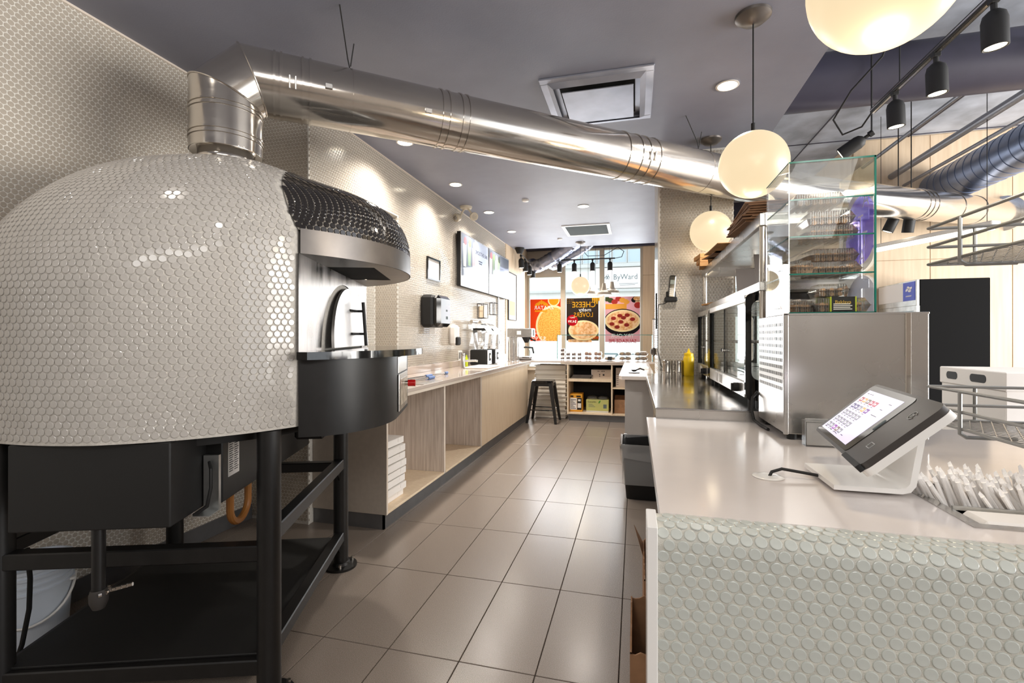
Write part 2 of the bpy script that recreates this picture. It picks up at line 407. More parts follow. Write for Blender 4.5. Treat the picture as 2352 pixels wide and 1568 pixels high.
obj('corner_trim', MB().box(XF - .006, XF + .004, YP - .005, YP + .004, 0, ZC), M_grout, wl, 0)
obj('ceiling_edge_trim', MB().box(XF, XF + .006, YP, 8.35, ZC - .012, ZC).box(XN, XN + .006, -1, YP, ZC - .012, ZC), M_edge, wl, 0)
for i in range(3):
    y0 = 7.76 + i * .55
    obj('wood_panel', MB().box(XF, XF + .012, y0 + .002, y0 + .548, 0, 3.6, .002), M_woodlit, wl)
struct('baseboard_left', MB().box(XN, XN + .012, -1, YP, 0, .10, .002), M_kick)

# ceilings
struct('ceiling', MB().box(-2.85, 1.03, -3, 8.35, ZC, ZC + .12).box(1.0, 1.03, -3, 8.35, ZC + .12, 3.7).box(-2.85, 1.03, 8.32, 8.35, ZC + .12, 3.7), M_navy, smooth=0)
cu = struct('ceiling', MB().box(-2.85, 8, -3, 9.6, 3.7, 3.85), M_conc, smooth=0)
mb = MB()
for i in range(5): mb.box(1.03, 8, 1.6 + 1.7 * i, 1.612 + 1.7 * i, 3.692, 3.70)
for x in (2.1, 3.2, 4.3): mb.box(x, x + .012, -3, 9.5, 3.692, 3.70)
obj('formwork_seam', mb, M_dduct, cu, 0)
struct('trim_1', MB().box(-2.14, 8, 9.30, 9.39, 3.0, 3.7).box(-2.14, 1.03, 8.36, 9.3, 3.66, 3.7), M_dduct, smooth=0)

# far wall with three street windows, then the wooden end panel, then more shopfront glass to the right
M_alu = mat('beige_window_frame', S(196, 186, 170), .4, metal=.2)
wb = struct('wall_back', MB().box(-2.14, .80, 9.40, 9.6, 0, .62).box(-2.14, -1.40, 9.40, 9.6, 2.52, 3.7).box(-1.40, .14, 9.40, 9.6, 3.02, 3.7)
            .box(.14, .86, 9.40, 9.6, .62, 3.7).box(.86, 2.6, 9.4, 9.6, 0, .35).box(.86, 2.6, 9.4, 9.6, 2.9, 3.7).box(2.6, 8, 9.4, 9.6, 0, 3.7), M_alu, smooth=0)
for a, b in ((.14, .50), (.50, .86)):
    for z0, z1 in ((.1, 1.3), (1.3, 2.45), (2.45, 3.2)):
        obj('wood_panel', MB().box(a + .002, b - .002, 9.385, 9.40, z0 + .002, z1 - .002, .002), M_woodlit, wb)
def window(n, x0, x1, z0, z1):
    f = struct('window_%d' % n, MB().frame(x0, x1, z0, z1, 9.41, 9.49, .045), M_alu, smooth=0)
    obj('pane', MB().box(x0 + .045, x1 - .045, 9.445, 9.451, z0 + .045, z1 - .045), M_winglass, f, 0)
window(1, -2.14, -1.40, .62, 2.52); window(2, -1.40, -.63, .62, 3.02); window(3, -.63, .14, .62, 3.02)
window(4, .86, 1.73, .35, 2.9); window(5, 1.73, 2.6, .35, 2.9)
struct('trim_2', MB().box(-2.14, .14, 9.30, 9.41, .60, .63, .004), M_edge)

# tiled column at the end of the steel table
col = struct('wall_column', MB().box(.194, .796, 4.29, 5.0, 0, ZC), M_grout, smooth=0)
plane_tiles(col, (.205, 4.29, .93), (1, 0, 0), (0, 0, 1), (0, -1, 0), .588, 1.92, .0254, 10, 0, M_walltile)
plane_tiles(col, (.194, 4.29, .93), (0, 1, 0), (0, 0, 1), (-1, 0, 0), .70, 1.92, .0254, 8, 0, M_walltile, stuffname='side_tile_field')
obj('corner_trim', MB().box(.190, .206, 4.284, 4.296, .9, ZC, .002), M_white, col)

struct('wall_front', MB().box(-2.85, 8, -3.1, -3, 0, 3.7), mat('warm_grey_wall', S(126, 114, 104), .7), smooth=0)  # unseen wall added to shut out light from behind and darken reflections
# customer side: panelled wall the duct runs into, with its return
wr = struct('wall_right', MB().box(2.62, 8, 6.76, 9.39, 0, 3.7), M_woodlit, smooth=0)
for x0, x1 in ((2.62, 3.42), (3.42, 4.22), (4.22, 5.02), (5.02, 5.82), (5.82, 6.62)):
    for z0, z1 in ((0, 2.2), (2.2, 3.69)):
        obj('wood_panel', MB().box(x0 + .003, x1 - .003, 6.745, 6.76, z0 + .003, z1 - .003, .002), M_woodlit, wr)
for y0 in (6.76, 7.64, 8.52): obj('wood_panel', MB().box(2.605, 2.62, y0 + .003, y0 + .877, .003, 3.69, .002), M_woodlit, wr)

# ---------------------------------------------------------------- the street outside
g = solo('street_ground', MB().box(-20, 20, 9.62, 40, -.2, -.02), mat('pale_paving', S(205, 205, 202), .8, noise=.1, nscale=2), 'pale paved street outside the end windows', 'street', smooth=0); g['kind'] = 'structure'
M_fac = mat('pale_facade', S(226, 226, 222), .8, noise=.06, nscale=.8); M_facd = mat('facade_glass', S(170, 186, 194), .15)
bl = thing('building', 'pale building across the street with a band of blue glazing above a white sign', 'building', (0, 17, 0))
obj('facade', MB().box(-12, 12, .05, 3, 0, 9), M_fac, bl, 0)
obj('step', MB().box(-12, 12, -1.2, .05, 0, .18).box(-12, 12, -.8, .05, .18, .36), M_fac, bl, 0)
obj('ledge', MB().box(-12, 12, -.12, .05, 3.72, 3.84).box(-12, 12, -.10, .05, 2.86, 2.94).box(-12, 12, -.08, .05, 2.55, 2.6), mat('facade_ledge', S(190, 192, 190), .8), bl, 0)
for i in range(22):
    x = -6.5 + i * .52
    f = obj('window', MB().frame(x, x + .50, 3.86, 4.8, -.02, .05, .03), mat('facade_ledge'), bl, 0)
    obj('pane', MB().box(x + .03, x + .47, .0, .02, 3.89, 4.77), M_facd, f, 0)
sg = obj('sign_board', MB().box(-1.35, .22, -.03, .05, 2.98, 3.70, .005), M_paperw, bl)
M_sgrey = mat('sign_slate_lettering', S(96, 108, 112), .7)
text('sign_lettering', 'ByWard', .27, M_sgrey, sg, FACE_S(-.33, -.034, 3.36), sx=.92)
for k in range(2): obj('sign_small_print', MB().box(-.55 + .03 * k, .10 - .1 * k, -.034, -.03, 3.125 - .05 * k, 3.14 - .05 * k), M_sgrey, sg, 0)
m = MB()
for a in (90, 210, 330):
    cx, cz = -.95 + .05 * math.cos(math.radians(a)), 3.37 + .05 * math.sin(math.radians(a))
    k = m.mark(); m.tube([(.04 * math.cos(t), .04 * math.sin(t), 0) for t in np.linspace(.6, 2 * PI - .2, 14)], .009, 6); m.xf(basis((cx, -.04, cz), (1, 0, 0), (0, 0, 1), (0, -1, 0)) @ Matrix.Rotation(math.radians(a), 4, 'Z'), k)
obj('sign_emblem', m, M_sgrey, sg)
m = MB().tube([(-.95, -2.2, 0), (-.95, -2.2, .75), (.12, -2.2, .75), (.12, -2.2, 0)], .025, 8).tube([(-.95, -2.2, .4), (.12, -2.2, .4)], .018, 8)
k = m.mark(); m.tube([(.2 * math.cos(t), 0, .55 + .2 * math.sin(t)) for t in np.linspace(0, 2 * PI, 20)], .02, 6, closed=False); m.xf(Matrix.Translation((-.42, -2.2, 0)), k)
o = solo('street_railing', m, mat('teal_grey_metal', S(120, 140, 144), .5), 'grey tubular railing with a ring on the pavement outside', 'railing', (0, 17, 0))
# ================================================================== OVEN (local x = towards the mouth, y along the front)
OV = (-1.09, 2.08, 0); OA = math.atan2(.342, .94)
oven = thing('pizza_oven', 'domed pizza oven in white penny tile with black tiled hood on black pipe stand', 'pizza oven', OV, OA)
OM = Matrix.Translation(OV) @ Matrix.Rotation(OA, 4, 'Z')
def smst(x): x = max(0., min(1., x)); return x * x * (3 - 2 * x)
def rfoot(phi):
    d = abs(math.degrees((phi + PI) % (2 * PI) - PI))
    return .82 - .064 * (90 - d) / 42 if d < 90 else .82 - .06 * max(0, min(1, (d - 120) / 60))
def dome(phi, t):
    d = abs(math.degrees((phi + PI) % (2 * PI) - PI)); zs = 1.40 + .22 * smst((100 - d) / 52); zt = 2.055
    if t < .5: z = .946 + (zs - .946) * t / .5; rho = 1.0 - .012 * (1 - t / .5) ** 2
    else:
        th = (t - .5) / .5 * PI / 2; rho = math.cos(th); z = zs + (zt - zs) * math.sin(th) ** 1.1
    r = rfoot(phi) * rho
    return (-.80 + r * math.cos(phi), r * math.sin(phi), z)
def cutp(z): return -.295 if z < 1.655 else -.295 - .18 * (z - 1.655) / .40
NP, NT = 240, 110
def dome_cut(u, v):
    x, y, z = dome(-PI + 2 * PI * u, v); return (min(x, cutp(z)), y, z)
dm = MB().grid(dome_cut, NP, NT, wrap=True); dm.f.append(tuple(range(NP))[::-1])
shell = obj('dome', dm, M_dgrout, oven, 60)
C = []; T = []; B = []; N_ = []
pitch = .0246; rp = pitch * .85; nmax = 0
def arc_table(phi):
    ts = np.linspace(0, 1, 240); P = np.array([dome(phi, t) for t in ts]); s = np.concatenate([[0], np.cumsum(np.linalg.norm(np.diff(P, axis=0), axis=1))]); return ts, s
tabs = {}
for row in range(2, 75):
    ss = row * rp - .022
    # walk round the ring at this height fraction
    ph = -PI; k = 0; off = (row % 2) * .5
    ring = []
    for i in range(361):
        p_ = -PI + 2 * PI * i / 360; key = round(abs(p_), 4)
        if key not in tabs: tabs[key] = arc_table(p_)
        ts, s = tabs[key]; t = np.interp(ss, s, ts) if ss < s[-1] - .03 else None
        ring.append(None if t is None else (p_, t, dome(p_, t)))
    if any(q is None for q in ring):
        ring = [q if q else (None, None, None) for q in ring]
    pts = [q for q in ring if q[0] is not None]
    if len(pts) < 50: continue
    P = np.array([q[2] for q in pts]); A = np.array([q[0] for q in pts]); s = np.concatenate([[0], np.cumsum(np.linalg.norm(np.diff(P, axis=0), axis=1))])
    n = int(s[-1] / pitch); nmax = max(n, nmax)
    if n > nmax * .965: n = nmax
    for i in range(n):
        ph = np.interp((i + off) * s[-1] / n, s, A); ts, sv = tabs[min(tabs, key=lambda q: abs(q - abs(ph)))]
        t = float(np.interp(ss, sv, ts)); p0 = np.array(dome(ph, t))
        if p0[0] > cutp(p0[2]) - .013: continue
        e = 2e-3; du = np.array(dome(ph + e, t)) - p0; dv = np.array(dome(ph, min(1, t + e))) - p0
        du /= np.linalg.norm(du); nn = np.cross(du, dv); nn /= np.linalg.norm(nn); bb = np.cross(nn, du)
        C.append(p0); T.append(du); B.append(bb); N_.append(nn)
tiles(shell, C, T, B, N_, pitch * .468, .0030, M_tile, 12, 300, W2=OM, keep=lambda x, y: (x < 680))
# hood: half dome in black tile from the rim arc back to the edge of the white dome
def rim(s, z=1.655, dp=0.0):           # s in -1..1
    a = s * math.asin(.563 / .66); R = .66 + dp
    return (-.63 + dp * 0 + R * math.cos(a), R * math.sin(a), z)
def _ztop():                            # where the dome's centre line meets the cut plane
    a, b = 1.7, 2.05
    for _ in range(40):
        z = (a + b) / 2; sn = min(1, ((z - 1.62) / .435)) if z > 1.62 else 0; sn = sn ** (1 / 1.1)
        if .756 * math.sqrt(max(0, 1 - sn * sn)) > cutp(z) + .80 - .0: a = z
        else: b = z
    return a
ZTOP = _ztop()
def bnd(s):                             # edge on the dome's cut
    az = abs(s); q = .0; lo, hi = 1.655, ZTOP
    z = hi - (hi - lo) * az ** 2.2
    # solve q on the dome at this height and on the cut
    x = cutp(z); best = None
    def rho(ph):
        d = abs(math.degrees(ph)); zs = 1.40 + .22 * smst((100 - d) / 52)
        if z <= zs: return 1.0
        sn = min(1, ((z - zs) / (2.055 - zs)) ** (1 / 1.1)); return math.sqrt(max(0, 1 - sn * sn))
    a, b = 0.0, .8
    for _ in range(40):
        mid = (a + b) / 2; ph = math.atan2(mid, x + .80)
        if math.hypot(x + .80, mid) < rfoot(ph) * rho(ph): a = mid
        else: b = mid
    return (x, math.copysign(a, s) if s else 0.0, z)
def hood(u, v):
    s = 2 * u - 1; R = Vector(rim(s)); Bn = Vector(bnd(s)); Bn = Bn + (Bn - Vector((-.80, 0, 1.5))).normalized() * .004; c = R.copy(); c.z = R.z + .74 * (Bn.z - R.z)
    ph = math.atan2(Bn.y, Bn.x + .80); zs_ = 1.40 + .22 * smst((100 - abs(math.degrees(ph))) / 52)
    tt = .5 + .5 * math.asin(min(1, max(0, (Bn.z - zs_) / (2.055 - zs_)) ** (1 / 1.1))) / (PI / 2); e = 3e-3
    p0 = Vector(dome(ph, tt)); nn = (Vector(dome(ph + e, tt)) - Vector(dome(ph - e, tt))).cross(Vector(dome(ph, min(1, tt + e))) - Vector(dome(ph, tt - e))); nn.normalize()
    d = R - Bn; d.z *= .2; d = d - nn * d.dot(nn); c2 = Bn + d * .43
    return tuple(R * (1 - v) ** 3 + c * (3 * v * (1 - v) ** 2) + c2 * (3 * v * v * (1 - v)) + Bn * v ** 3)
hd = obj('hood', MB().grid(hood, 90, 40), M_bgrout, oven, 60)
C = []; T = []; B = []; N_ = []
US = np.linspace(0, 1, 181); VS = np.linspace(0, 1, 90); HG = np.array([[hood(u, v) for v in VS] for u in US])
HL = np.concatenate([np.zeros((181, 1)), np.cumsum(np.linalg.norm(np.diff(HG, axis=1), axis=2), axis=1)], axis=1)
for row in range(60):                  # rows run parallel to the rim and stop at the edge of the white dome
    ss = .013 + row * rp; ok_ = HL[:, -1] > ss + .008
    if ok_.sum() < 4: break
    vv_ = np.array([np.interp(ss, HL[i], VS) for i in range(181)]); P = np.array([hood(US[i], vv_[i]) for i in range(181)])
    s = np.concatenate([[0], np.cumsum(np.linalg.norm(np.diff(P, axis=0), axis=1))]); mid = s[90]
    for k in range(-80, 81):
        sa = mid + (k + (row % 2) * .5) * pitch
        if sa < 0 or sa > s[-1]: continue
        q = float(np.interp(sa, s, US)); ln_ = float(np.interp(q, US, HL[:, -1]))
        if ln_ < ss + .004: continue
        v = float(np.interp(sa, s, vv_)); p0 = np.array(hood(q, v)); e = 2e-3
        du = np.array(hood(min(1, q + e), v)) - np.array(hood(max(0, q - e), v)); dv = np.array(hood(q, min(1, v + e))) - np.array(hood(q, max(0, v - e)))
        du /= np.linalg.norm(du); nn = np.cross(du, dv); nn /= np.linalg.norm(nn); C.append(p0); T.append(du); B.append(np.cross(nn, du)); N_.append(nn)
tiles(hd, C, T, B, N_, pitch * .455, .0035, M_btile, 12, 260, W2=OM)
NS = 64
band = MB().grid(lambda u, v: (lambda p: (p[0], p[1], 1.57 + v * .09))(rim(2 * u - 1, dp=.004)), NS, 1)
obj('hood_band', band, M_bandst, oven, 60)
arc = [rim(2 * i / NS - 1)[:2] for i in range(NS + 1)]
# soffit with the smoke opening (-.09 .. -.29, +-.22)
sf = MB()
for i in range(NS):
    (xa, ya), (xb, yb) = arc[i], arc[i + 1]
    for (p0, p1) in ((-.295, -.09), (-.09, None)):
        mid = (ya + yb) / 2
        if p1 is not None and abs(mid) < .22: continue
        a1 = xa if p1 is None else min(p1, xa); b1 = xb if p1 is None else min(p1, xb)
        if max(a1, b1) <= p0 + 1e-4: continue
        sf.quad((p0, ya, 1.57), (p0, yb, 1.57), (max(p0, b1), yb, 1.57), (max(p0, a1), ya, 1.57))
obj('hood_soffit', sf, M_bandst, oven, 0)
obj('smoke_opening', MB().box(-.294, -.09, -.22, .22, 1.572, 1.66), M_void, oven, 0)
# steel front, arched mouth, door leaning in it
fc = MB()
arch = [(.07 + .375 * math.cos(t), 1.222 + .30 * math.sin(t)) for t in np.linspace(0, PI, 33)]
top, left, right = 1.57, -.572, .572
for i in range(32):
    (y0, z0), (y1, z1) = arch[i], arch[i + 1]; fc.quad((-.288, y0, z0), (-.288, y0, top), (-.288, y1, top), (-.288, y1, z1))
fc.quad((-.288, left, 1.2), (-.288, arch[-1][0], 1.2), (-.288, arch[-1][0], top), (-.288, left, top)); fc.quad((-.288, arch[0][0], 1.2), (-.288, right, 1.2), (-.288, right, top), (-.288, arch[0][0], top))
obj('front_plate', fc, M_soot, oven, 0)
mo = MB()
for i in range(32):
    (y0, z0), (y1, z1) = arch[i], arch[i + 1]; mo.quad((-.288, y0, z0), (-.288, y1, z1), (-.34, y1, z1), (-.34, y0, z0))
mo.add([(-.34, y, z) for y, z in arch], [tuple(range(33))]); obj('mouth', mo, M_void, oven, 0)
door = MB(); dp = [(.095 + .345 * math.cos(t), .285 * math.sin(t)) for t in np.linspace(0, PI, 33)]
door.prism(dp, 0, .012); door.xf(basis((-.262, 0, 1.222), (0, 1, 0), (-.06, 0, 1), (1, 0, .06)))
dr = obj('door', door, mat('door_steel', (.40, .385, .37), .38, metal=1, noise=.25, nscale=7, rvar=.1), oven, 40)
obj('door_handle', MB().cyl((-.20, .14, 1.225), (-.215, .14, 1.445), .008, n=10).cyl((-.262, .14, 1.285), (-.205, .14, 1.285), .006, n=8).cyl((-.27, .14, 1.40), (-.213, .14, 1.40), .006, n=8)
    .cyl((-.252, .055, 1.285), (-.235, .14, 1.285), .006, n=8).cyl((-.262, .055, 1.40), (-.245, .14, 1.40), .006, n=8), M_blackm, dr)
# granite shelf and the black apron below it
sh = [(-.285, -.60)] + [(-.60 + .695 * math.cos(a), .695 * math.sin(a)) for a in np.linspace(-math.asin(.60 / .695), math.asin(.60 / .695), 48)] + [(-.285, .60)]
obj('granite_shelf', MB().prism(sh, 1.188, 1.216), M_granite, oven, 30)
ap = [(-.292, -.562)] + [(-.292 + .292 * math.sin(a), -.562 + .392 * (1 - math.cos(a))) for a in np.linspace(.25, PI / 2, 16)]
ap = ap + [(x, -y) for x, y in ap[::-1]]
obj('apron', MB().prism(ap, .908, 1.188), M_black, oven, 30)
bw = obj('burner_window', MB().box(0, .008, -.155, .135, .93, 1.10, .003).box(0, .004, -.16, .14, 1.105, 1.18, .002), M_steel, oven)
obj('window_glass', MB().box(.008, .010, -.12, .10, .955, 1.075), mat('sooty_glass', S(196, 186, 170), .2, noise=.4, nscale=20), bw, 0)
kb = obj('burner_knob', MB().cyl((.008, .02, 1.045), (.025, .02, 1.045), .012, n=12), M_chrome, oven)
obj('knob_cap', MB().cyl((.025, .02, 1.045), (.06, .02, 1.045), .016, n=16), M_red, kb)
# under the dome: black base ring, burner box, side box with rating label
ringp = [(-.80 + (rfoot(a) - .13) * math.cos(a), (rfoot(a) - .13) * math.sin(a)) for a in np.linspace(-PI, PI, 96, endpoint=False)]
ringp = [(min(x, -.31), y) for x, y in ringp]
obj('base_plate', MB().prism(ringp, .90, .945), M_blackm, oven, 30)
obj('ash_box', MB().box(-1.06, -.60, -.775, -.30, .68, .944, .004), M_blackm, oven)
bb = obj('burner_box', MB().box(-1.0, -.545, -.575, .34, .685, .944, .004), M_black, oven)
rl = obj('rating_label', MB().box(-.545, -.5435, -.535, -.455, .765, .895), M_paperw, bb, 0)
lm = MB()
for i in range(14):
    for q in (0, 1): lm.box(-.5435, -.5432, -.53 + .037 * q, -.53 + .037 * q + .031 - .004 * (i % 3), .885 - .008 * i, .888 - .008 * i)
obj('label_print', lm, M_blackm, rl, 0)
obj('galvanised_bracket', MB().box(-.595, -.545, -.60, -.585, .672, .86).box(-.60, -.545, -.66, -.585, .668, .672), M_galv, oven, 0)
obj('gas_hose', MB().tube([(-.57, -.61, .84), (-.555, -.63, .82), (-.55, -.64, .76), (-.56, -.645, .70), (-.60, -.65, .672)], .006, 8), M_blackm, oven)
obj('drain_hose', MB().tube([(-.60, -.405, .69)] + [(-.60, -.33 + .075 * math.cos(t), .60 + .065 * math.sin(t)) for t in np.linspace(PI, 2 * PI, 12)] + [(-.60, -.255, .70)], .014, 10), M_hose, oven)
obj('orange_valve', MB().cyl((-.55, -.245, .50), (-.55, -.245, .57), .011, n=10).cyl((-.55, -.245, .57), (-.55, -.245, .60), .014, n=10), M_orange, oven)
vv = obj('gas_valve', MB().box(-.40, -.28, -.30, -.20, .845, .905, .01).cyl((-.28, -.25, .87), (-.22, -.22, .87), .012, n=10), M_blackm, oven)
obj('valve_label', MB().box(-.279, -.278, -.275, -.24, .86, .89), M_paperw, vv, 0)
obj('valve_pipe', MB().tube([(-.22, -.22, .87), (-.2, -.1, .865), (-.19, .1, .872), (-.2, .14, .90)], .005, 8), M_chrome, oven)
px_, py_ = -.83, -.74
obj('drain_pipe', MB().cyl((px_, py_, .47), (px_, py_, .69), .018, n=16), M_black, oven)
cp = obj('pipe_cap', MB().lathe([(0, -.035), (.016, -.03), (.024, -.01), (.025, .015), (.021, .03)], 18, (px_, py_, .455)), mat('cast_iron', S(52, 48, 46), .6), oven)
ch = MB()
for i in range(6): ch.cyl((px_ + .027 * math.cos(i * .7 - 1), py_ + .027 * math.sin(i * .7 - 1), .476), (px_ + .027 * math.cos(i * .7 - .7), py_ + .027 * math.sin(i * .7 - .7), .476), .007, n=8)
for i in range(4): ch.cyl((px_ + .03 + i * .016, py_ + .01, .476 + .004 * i), (px_ + .043 + i * .016, py_ + .012, .478 + .004 * i), .006, n=8)
obj('chain_clamp', ch, M_chrome, cp)
# stand
legs = [(-.38, -.594), (-.385, .372), (-1.25, -.585), (-1.25, .37)]
for (x, y) in legs:
    lg = obj('leg', MB().cyl((x, y, .02), (x, y, .943), .039, n=28), M_black, oven, 40)
    obj('foot_plate', MB().lathe([(.085, 0), (.085, .012), (.05, .016), (.045, .03), (.039, .034)], 28, (x, y, 0)), M_black, lg)
    bt = MB()
    for a in (40, 160, 280): bt.cyl((x + .066 * math.cos(math.radians(a)), y + .066 * math.sin(math.radians(a)), .012), (x + .066 * math.cos(math.radians(a)), y + .066 * math.sin(math.radians(a)), .034), .008, n=6)
    obj('foot_bolt', bt, M_chrome, lg)
def bar(a, b, z0, z1, wd=.05, nm='rail'):
    a = Vector((*a, 0)); b = Vector((*b, 0)); L = (b - a).length; m_ = MB().box(0, L, -wd / 2, wd / 2, z0, z1, .004)
    d = (b - a) / L; m_.xf(basis(a, d, (-d.y, d.x, 0), (0, 0, 1))); return obj(nm, m_, M_black, oven)
bar(legs[0], legs[1], .545, .60); bar(legs[2], legs[0], .492, .547); bar(legs[2], legs[3], .53, .58); bar(legs[3], legs[1], .53, .58)
bar(legs[0], legs[1], .15, .20); bar(legs[2], legs[0], .098, .152); bar(legs[2], legs[3], .098, .152); bar(legs[3], legs[1], .098, .152)
obj('lower_shelf', MB().box(-1.25, -.41, -.59, .37, .152, .160, .002), M_blackm, oven)
for (x, y, s_) in ((-.385, .372, 1), (-.385, .372, 0)):
    z = .545 if s_ else .15
    obj('gusset', MB().add([(x - .004, y - .03, z), (x - .004, y - .09, z), (x - .004, y - .03, z - .07), (x + .004, y - .03, z), (x + .004, y - .09, z), (x + .004, y - .03, z - .07)], [(0, 1, 2), (5, 4, 3), (0, 3, 4, 1), (1, 4, 5, 2), (2, 5, 3, 0)]), M_black, oven, 0)
for y in (.372,): bar((-.43, y), (-.30, y), .86, .90, .05, 'bracket')

# pail and cable in the corner behind the stand
pl = thing('pail', 'white plastic pail with bail handle on floor behind the oven stand', 'pail', (-2.44, 1.40, 0), .3)
obj('body', MB().lathe([(.118, 0), (.135, .30), (.142, .302), (.142, .312), (.135, .314), (.136, .325), (.142, .327), (.142, .34), (.131, .34), (.114, .01)], 32), mat('pail_plastic', S(214, 222, 232), .4), pl)
obj('rib', MB().lathe([(.130, .24), (.139, .243), (.139, .25), (.131, .253)], 32).lathe([(.131, .27), (.139, .272), (.139, .278), (.132, .28)], 32), mat('pail_plastic'), pl)
hb = obj('bail_handle', MB().tube([(.14 * math.cos(t), .14 * math.sin(t), .25 - .13 * math.sin(t - math.radians(-140)) if True else 0) for t in np.linspace(math.radians(-140), math.radians(40), 18)], .005, 8), M_white, pl)
obj('handle_ear', MB().lathe([(.012, 0), (.012, .01)], 12, (.135, .04, .24)), M_white, hb)
solo('power_cable', MB().tube([(-2.14, 1.22, .50), (-2.16, 1.24, .38), (-2.20, 1.26, .25), (-2.22, 1.25, .12), (-2.23, 1.22, .006), (-2.2, 1.35, .006)], .008, 8), M_blackm, 'black cable hanging down in front of the white pail under oven', 'cable')
# ================================================================== EXHAUST DUCT
FX, FY = -1.87, 1.825; ZD = 2.503; RD = .152; ddn = math.hypot(1, .836); dX, dY = 1 / ddn, .836 / ddn
def axis(X):                          # point on the duct axis at world X
    if X <= 1.45: return Vector((X, 1.967 + .836 * (X + 1.7), ZD))
    return Vector((1.45, 4.6004, ZD)).lerp(Vector((4.15, 6.75, 2.70)), (X - 1.45) / 2.7)
def axpx(px): t = (px - 1176) / 1086; return (3.2796 * t - .8538) / (1.1787 - .5572 * t)
du = thing('exhaust_duct', 'polished steel exhaust duct running from the oven up and across to right wall', 'duct', (FX, FY, 2.0))
OFF = Vector((FX, FY, 2.0))
def rel(p): return tuple(Vector(p) - OFF)
J2 = axis(FX + .105 * dX)
obj('flue_collar', MB().lathe([(.118, .02), (.118, .075), (.124, .085), (.124, .10), (.118, .11), (.118, .15)], 40), M_chrome, du)
e45 = Vector((dX * math.sin(PI / 8), dY * math.sin(PI / 8), math.cos(PI / 8)))
full = MB().tube([rel((FX, FY, 2.13)), rel((FX, FY, 2.398)), rel(J2), rel(axis(axpx(672)))], RD, 48, cap=False)
def slab(mb, i): m_ = MB(); m_.v = mb.v[48 * i:48 * (i + 2)]; m_.f = [(k, (k + 1) % 48, 48 + (k + 1) % 48, 48 + k) for k in range(48)]; return m_
obj('vertical_pipe', slab(full, 0), M_chrome, du, 40)
obj('elbow_segment', slab(full, 1), M_chrome, du, 40)
obj('duct_section', slab(full, 2), M_chrome, du, 40)
cap = MB().lathe([(.118, .135), (.150, .128), (RD, .135)], 40); obj('reducer', cap, M_chrome, du)
for i in (1, 2):                       # seam beads on the mitre joints
    ringv = [Vector(p) for p in full.v[48 * i:48 * (i + 1)]]; c = sum(ringv, Vector()) / 48
    obj('seam_bead', MB().tube([c + (p - c) * 1.012 for p in ringv], .0035, 6, closed=True), M_chrome, du)
for z in (2.185, 2.205, 2.31, 2.33): obj('clamp_band', MB().lathe([(RD, -.006), (RD + .005, -.004), (RD + .005, .004), (RD, .006)], 40, (0, 0, z - 2.0)), M_chrome, du)
brk = [axpx(672), axpx(1035), axpx(1455), 1.45, 2.75, 4.15]
for a, b in zip(brk[:-1], brk[1:]):
    obj('duct_section', MB().cyl(rel(axis(a)), rel(axis(b)), RD, n=48, cap=False), M_chrome, du, 40)
def band_at(X, w=.010, h=.005):
    d = (axis(X + .01) - axis(X - .01)).normalized(); p = axis(X)
    obj('clamp_band', MB().cyl(rel(p - d * w / 2), rel(p + d * w / 2), RD + h, n=48), M_chrome, du, 40)
for q in (631, 646, 694, 711, 1003, 1019, 1047, 1062, 1418, 1446, 1464, 1486): band_at(axpx(q))
for X in (2.69, 2.75, 2.81, 3.2, 3.55): band_at(X)
d1 = Vector((dX, dY, 0)); side = Vector((dY, -dX, 0))
for q, ang in ((665, -14), (678, -14), (750, -8), (968, -14), (1460, -10), (1470, -10)):
    a = math.radians(ang); n_ = side * math.cos(a) + Vector((0, 0, math.sin(a))); p = axis(axpx(q)) + n_ * RD; big = q in (750, 968)
    m_ = MB().box(-.017 if big else -.004, .017 if big else .004, -.012 if big else -.03, .012 if big else .03, 0, .012, .002)
    m_.xf(basis(rel(p), d1, n_.cross(d1), n_)); obj('latch', m_, M_steel, du)
for q, top in ((805, (-1.368, 1.981)), (1605, (.352, 3.602))):
    X = axpx(q); p = axis(X); band_at(X, .004, .002)
    obj('hanger_wire', MB().tube([rel(p + Vector((0, 0, RD))), rel((p.x - .01, p.y - .01, 2.72)), rel((*top, ZC))], .0032, 6).tube([rel(p + Vector((0, 0, RD + .03))), rel((p.x + .02, p.y, 2.80))], .003, 6), M_blackm, du)
obj('wall_flange', MB().cyl(rel((4.128, 6.733, 2.698)), rel((4.15, 6.75, 2.70)), .20, n=40), M_steel, du)

# ================================================================== CEILING FITTINGS
def pendant(x, y, label):
    t = thing('globe_pendant', label, 'pendant light', (x, y, ZC))
    obj('canopy', MB().lathe([(.0, -.045), (.05, -.038), (.082, -.012), (.084, 0)], 28), M_bandst, t)
    obj('cord', MB().cyl((0, 0, -.57), (0, 0, -.03), .0035, n=8), M_blackm, t)
    obj('stem', MB().cyl((0, 0, -.585), (0, 0, -.535), .010, n=12).lathe([(.045, -.592), (.04, -.584), (.01, -.58)], 20), M_blackm, t)
    obj('globe', MB().lathe([(.16 * math.sin(a), -.74 - .16 * math.cos(a)) for a in np.linspace(0, PI * .93, 26)], 40), M_globe, t)
    l = bpy.data.lights.new('globe_glow', 'POINT'); l.energy = 9; l.color = (1, .82, .56); l.shadow_soft_size = .10
    lo = bpy.data.objects.new('globe_glow', l); COL.objects.link(lo); lo.parent = t; lo.location = (0, 0, -.97)
    return t
pendant(.565, 2.564, 'lit globe pendant hanging in front of the duct, left of glass case')
pendant(.59, 4.09, 'lit globe pendant hanging before the tiled column below the duct')
pendant(.57, 1.30, 'nearest lit globe pendant, cut off by the top of photo')
pendant(-.891, 7.98, 'small distant lit globe pendant in front of the street windows')
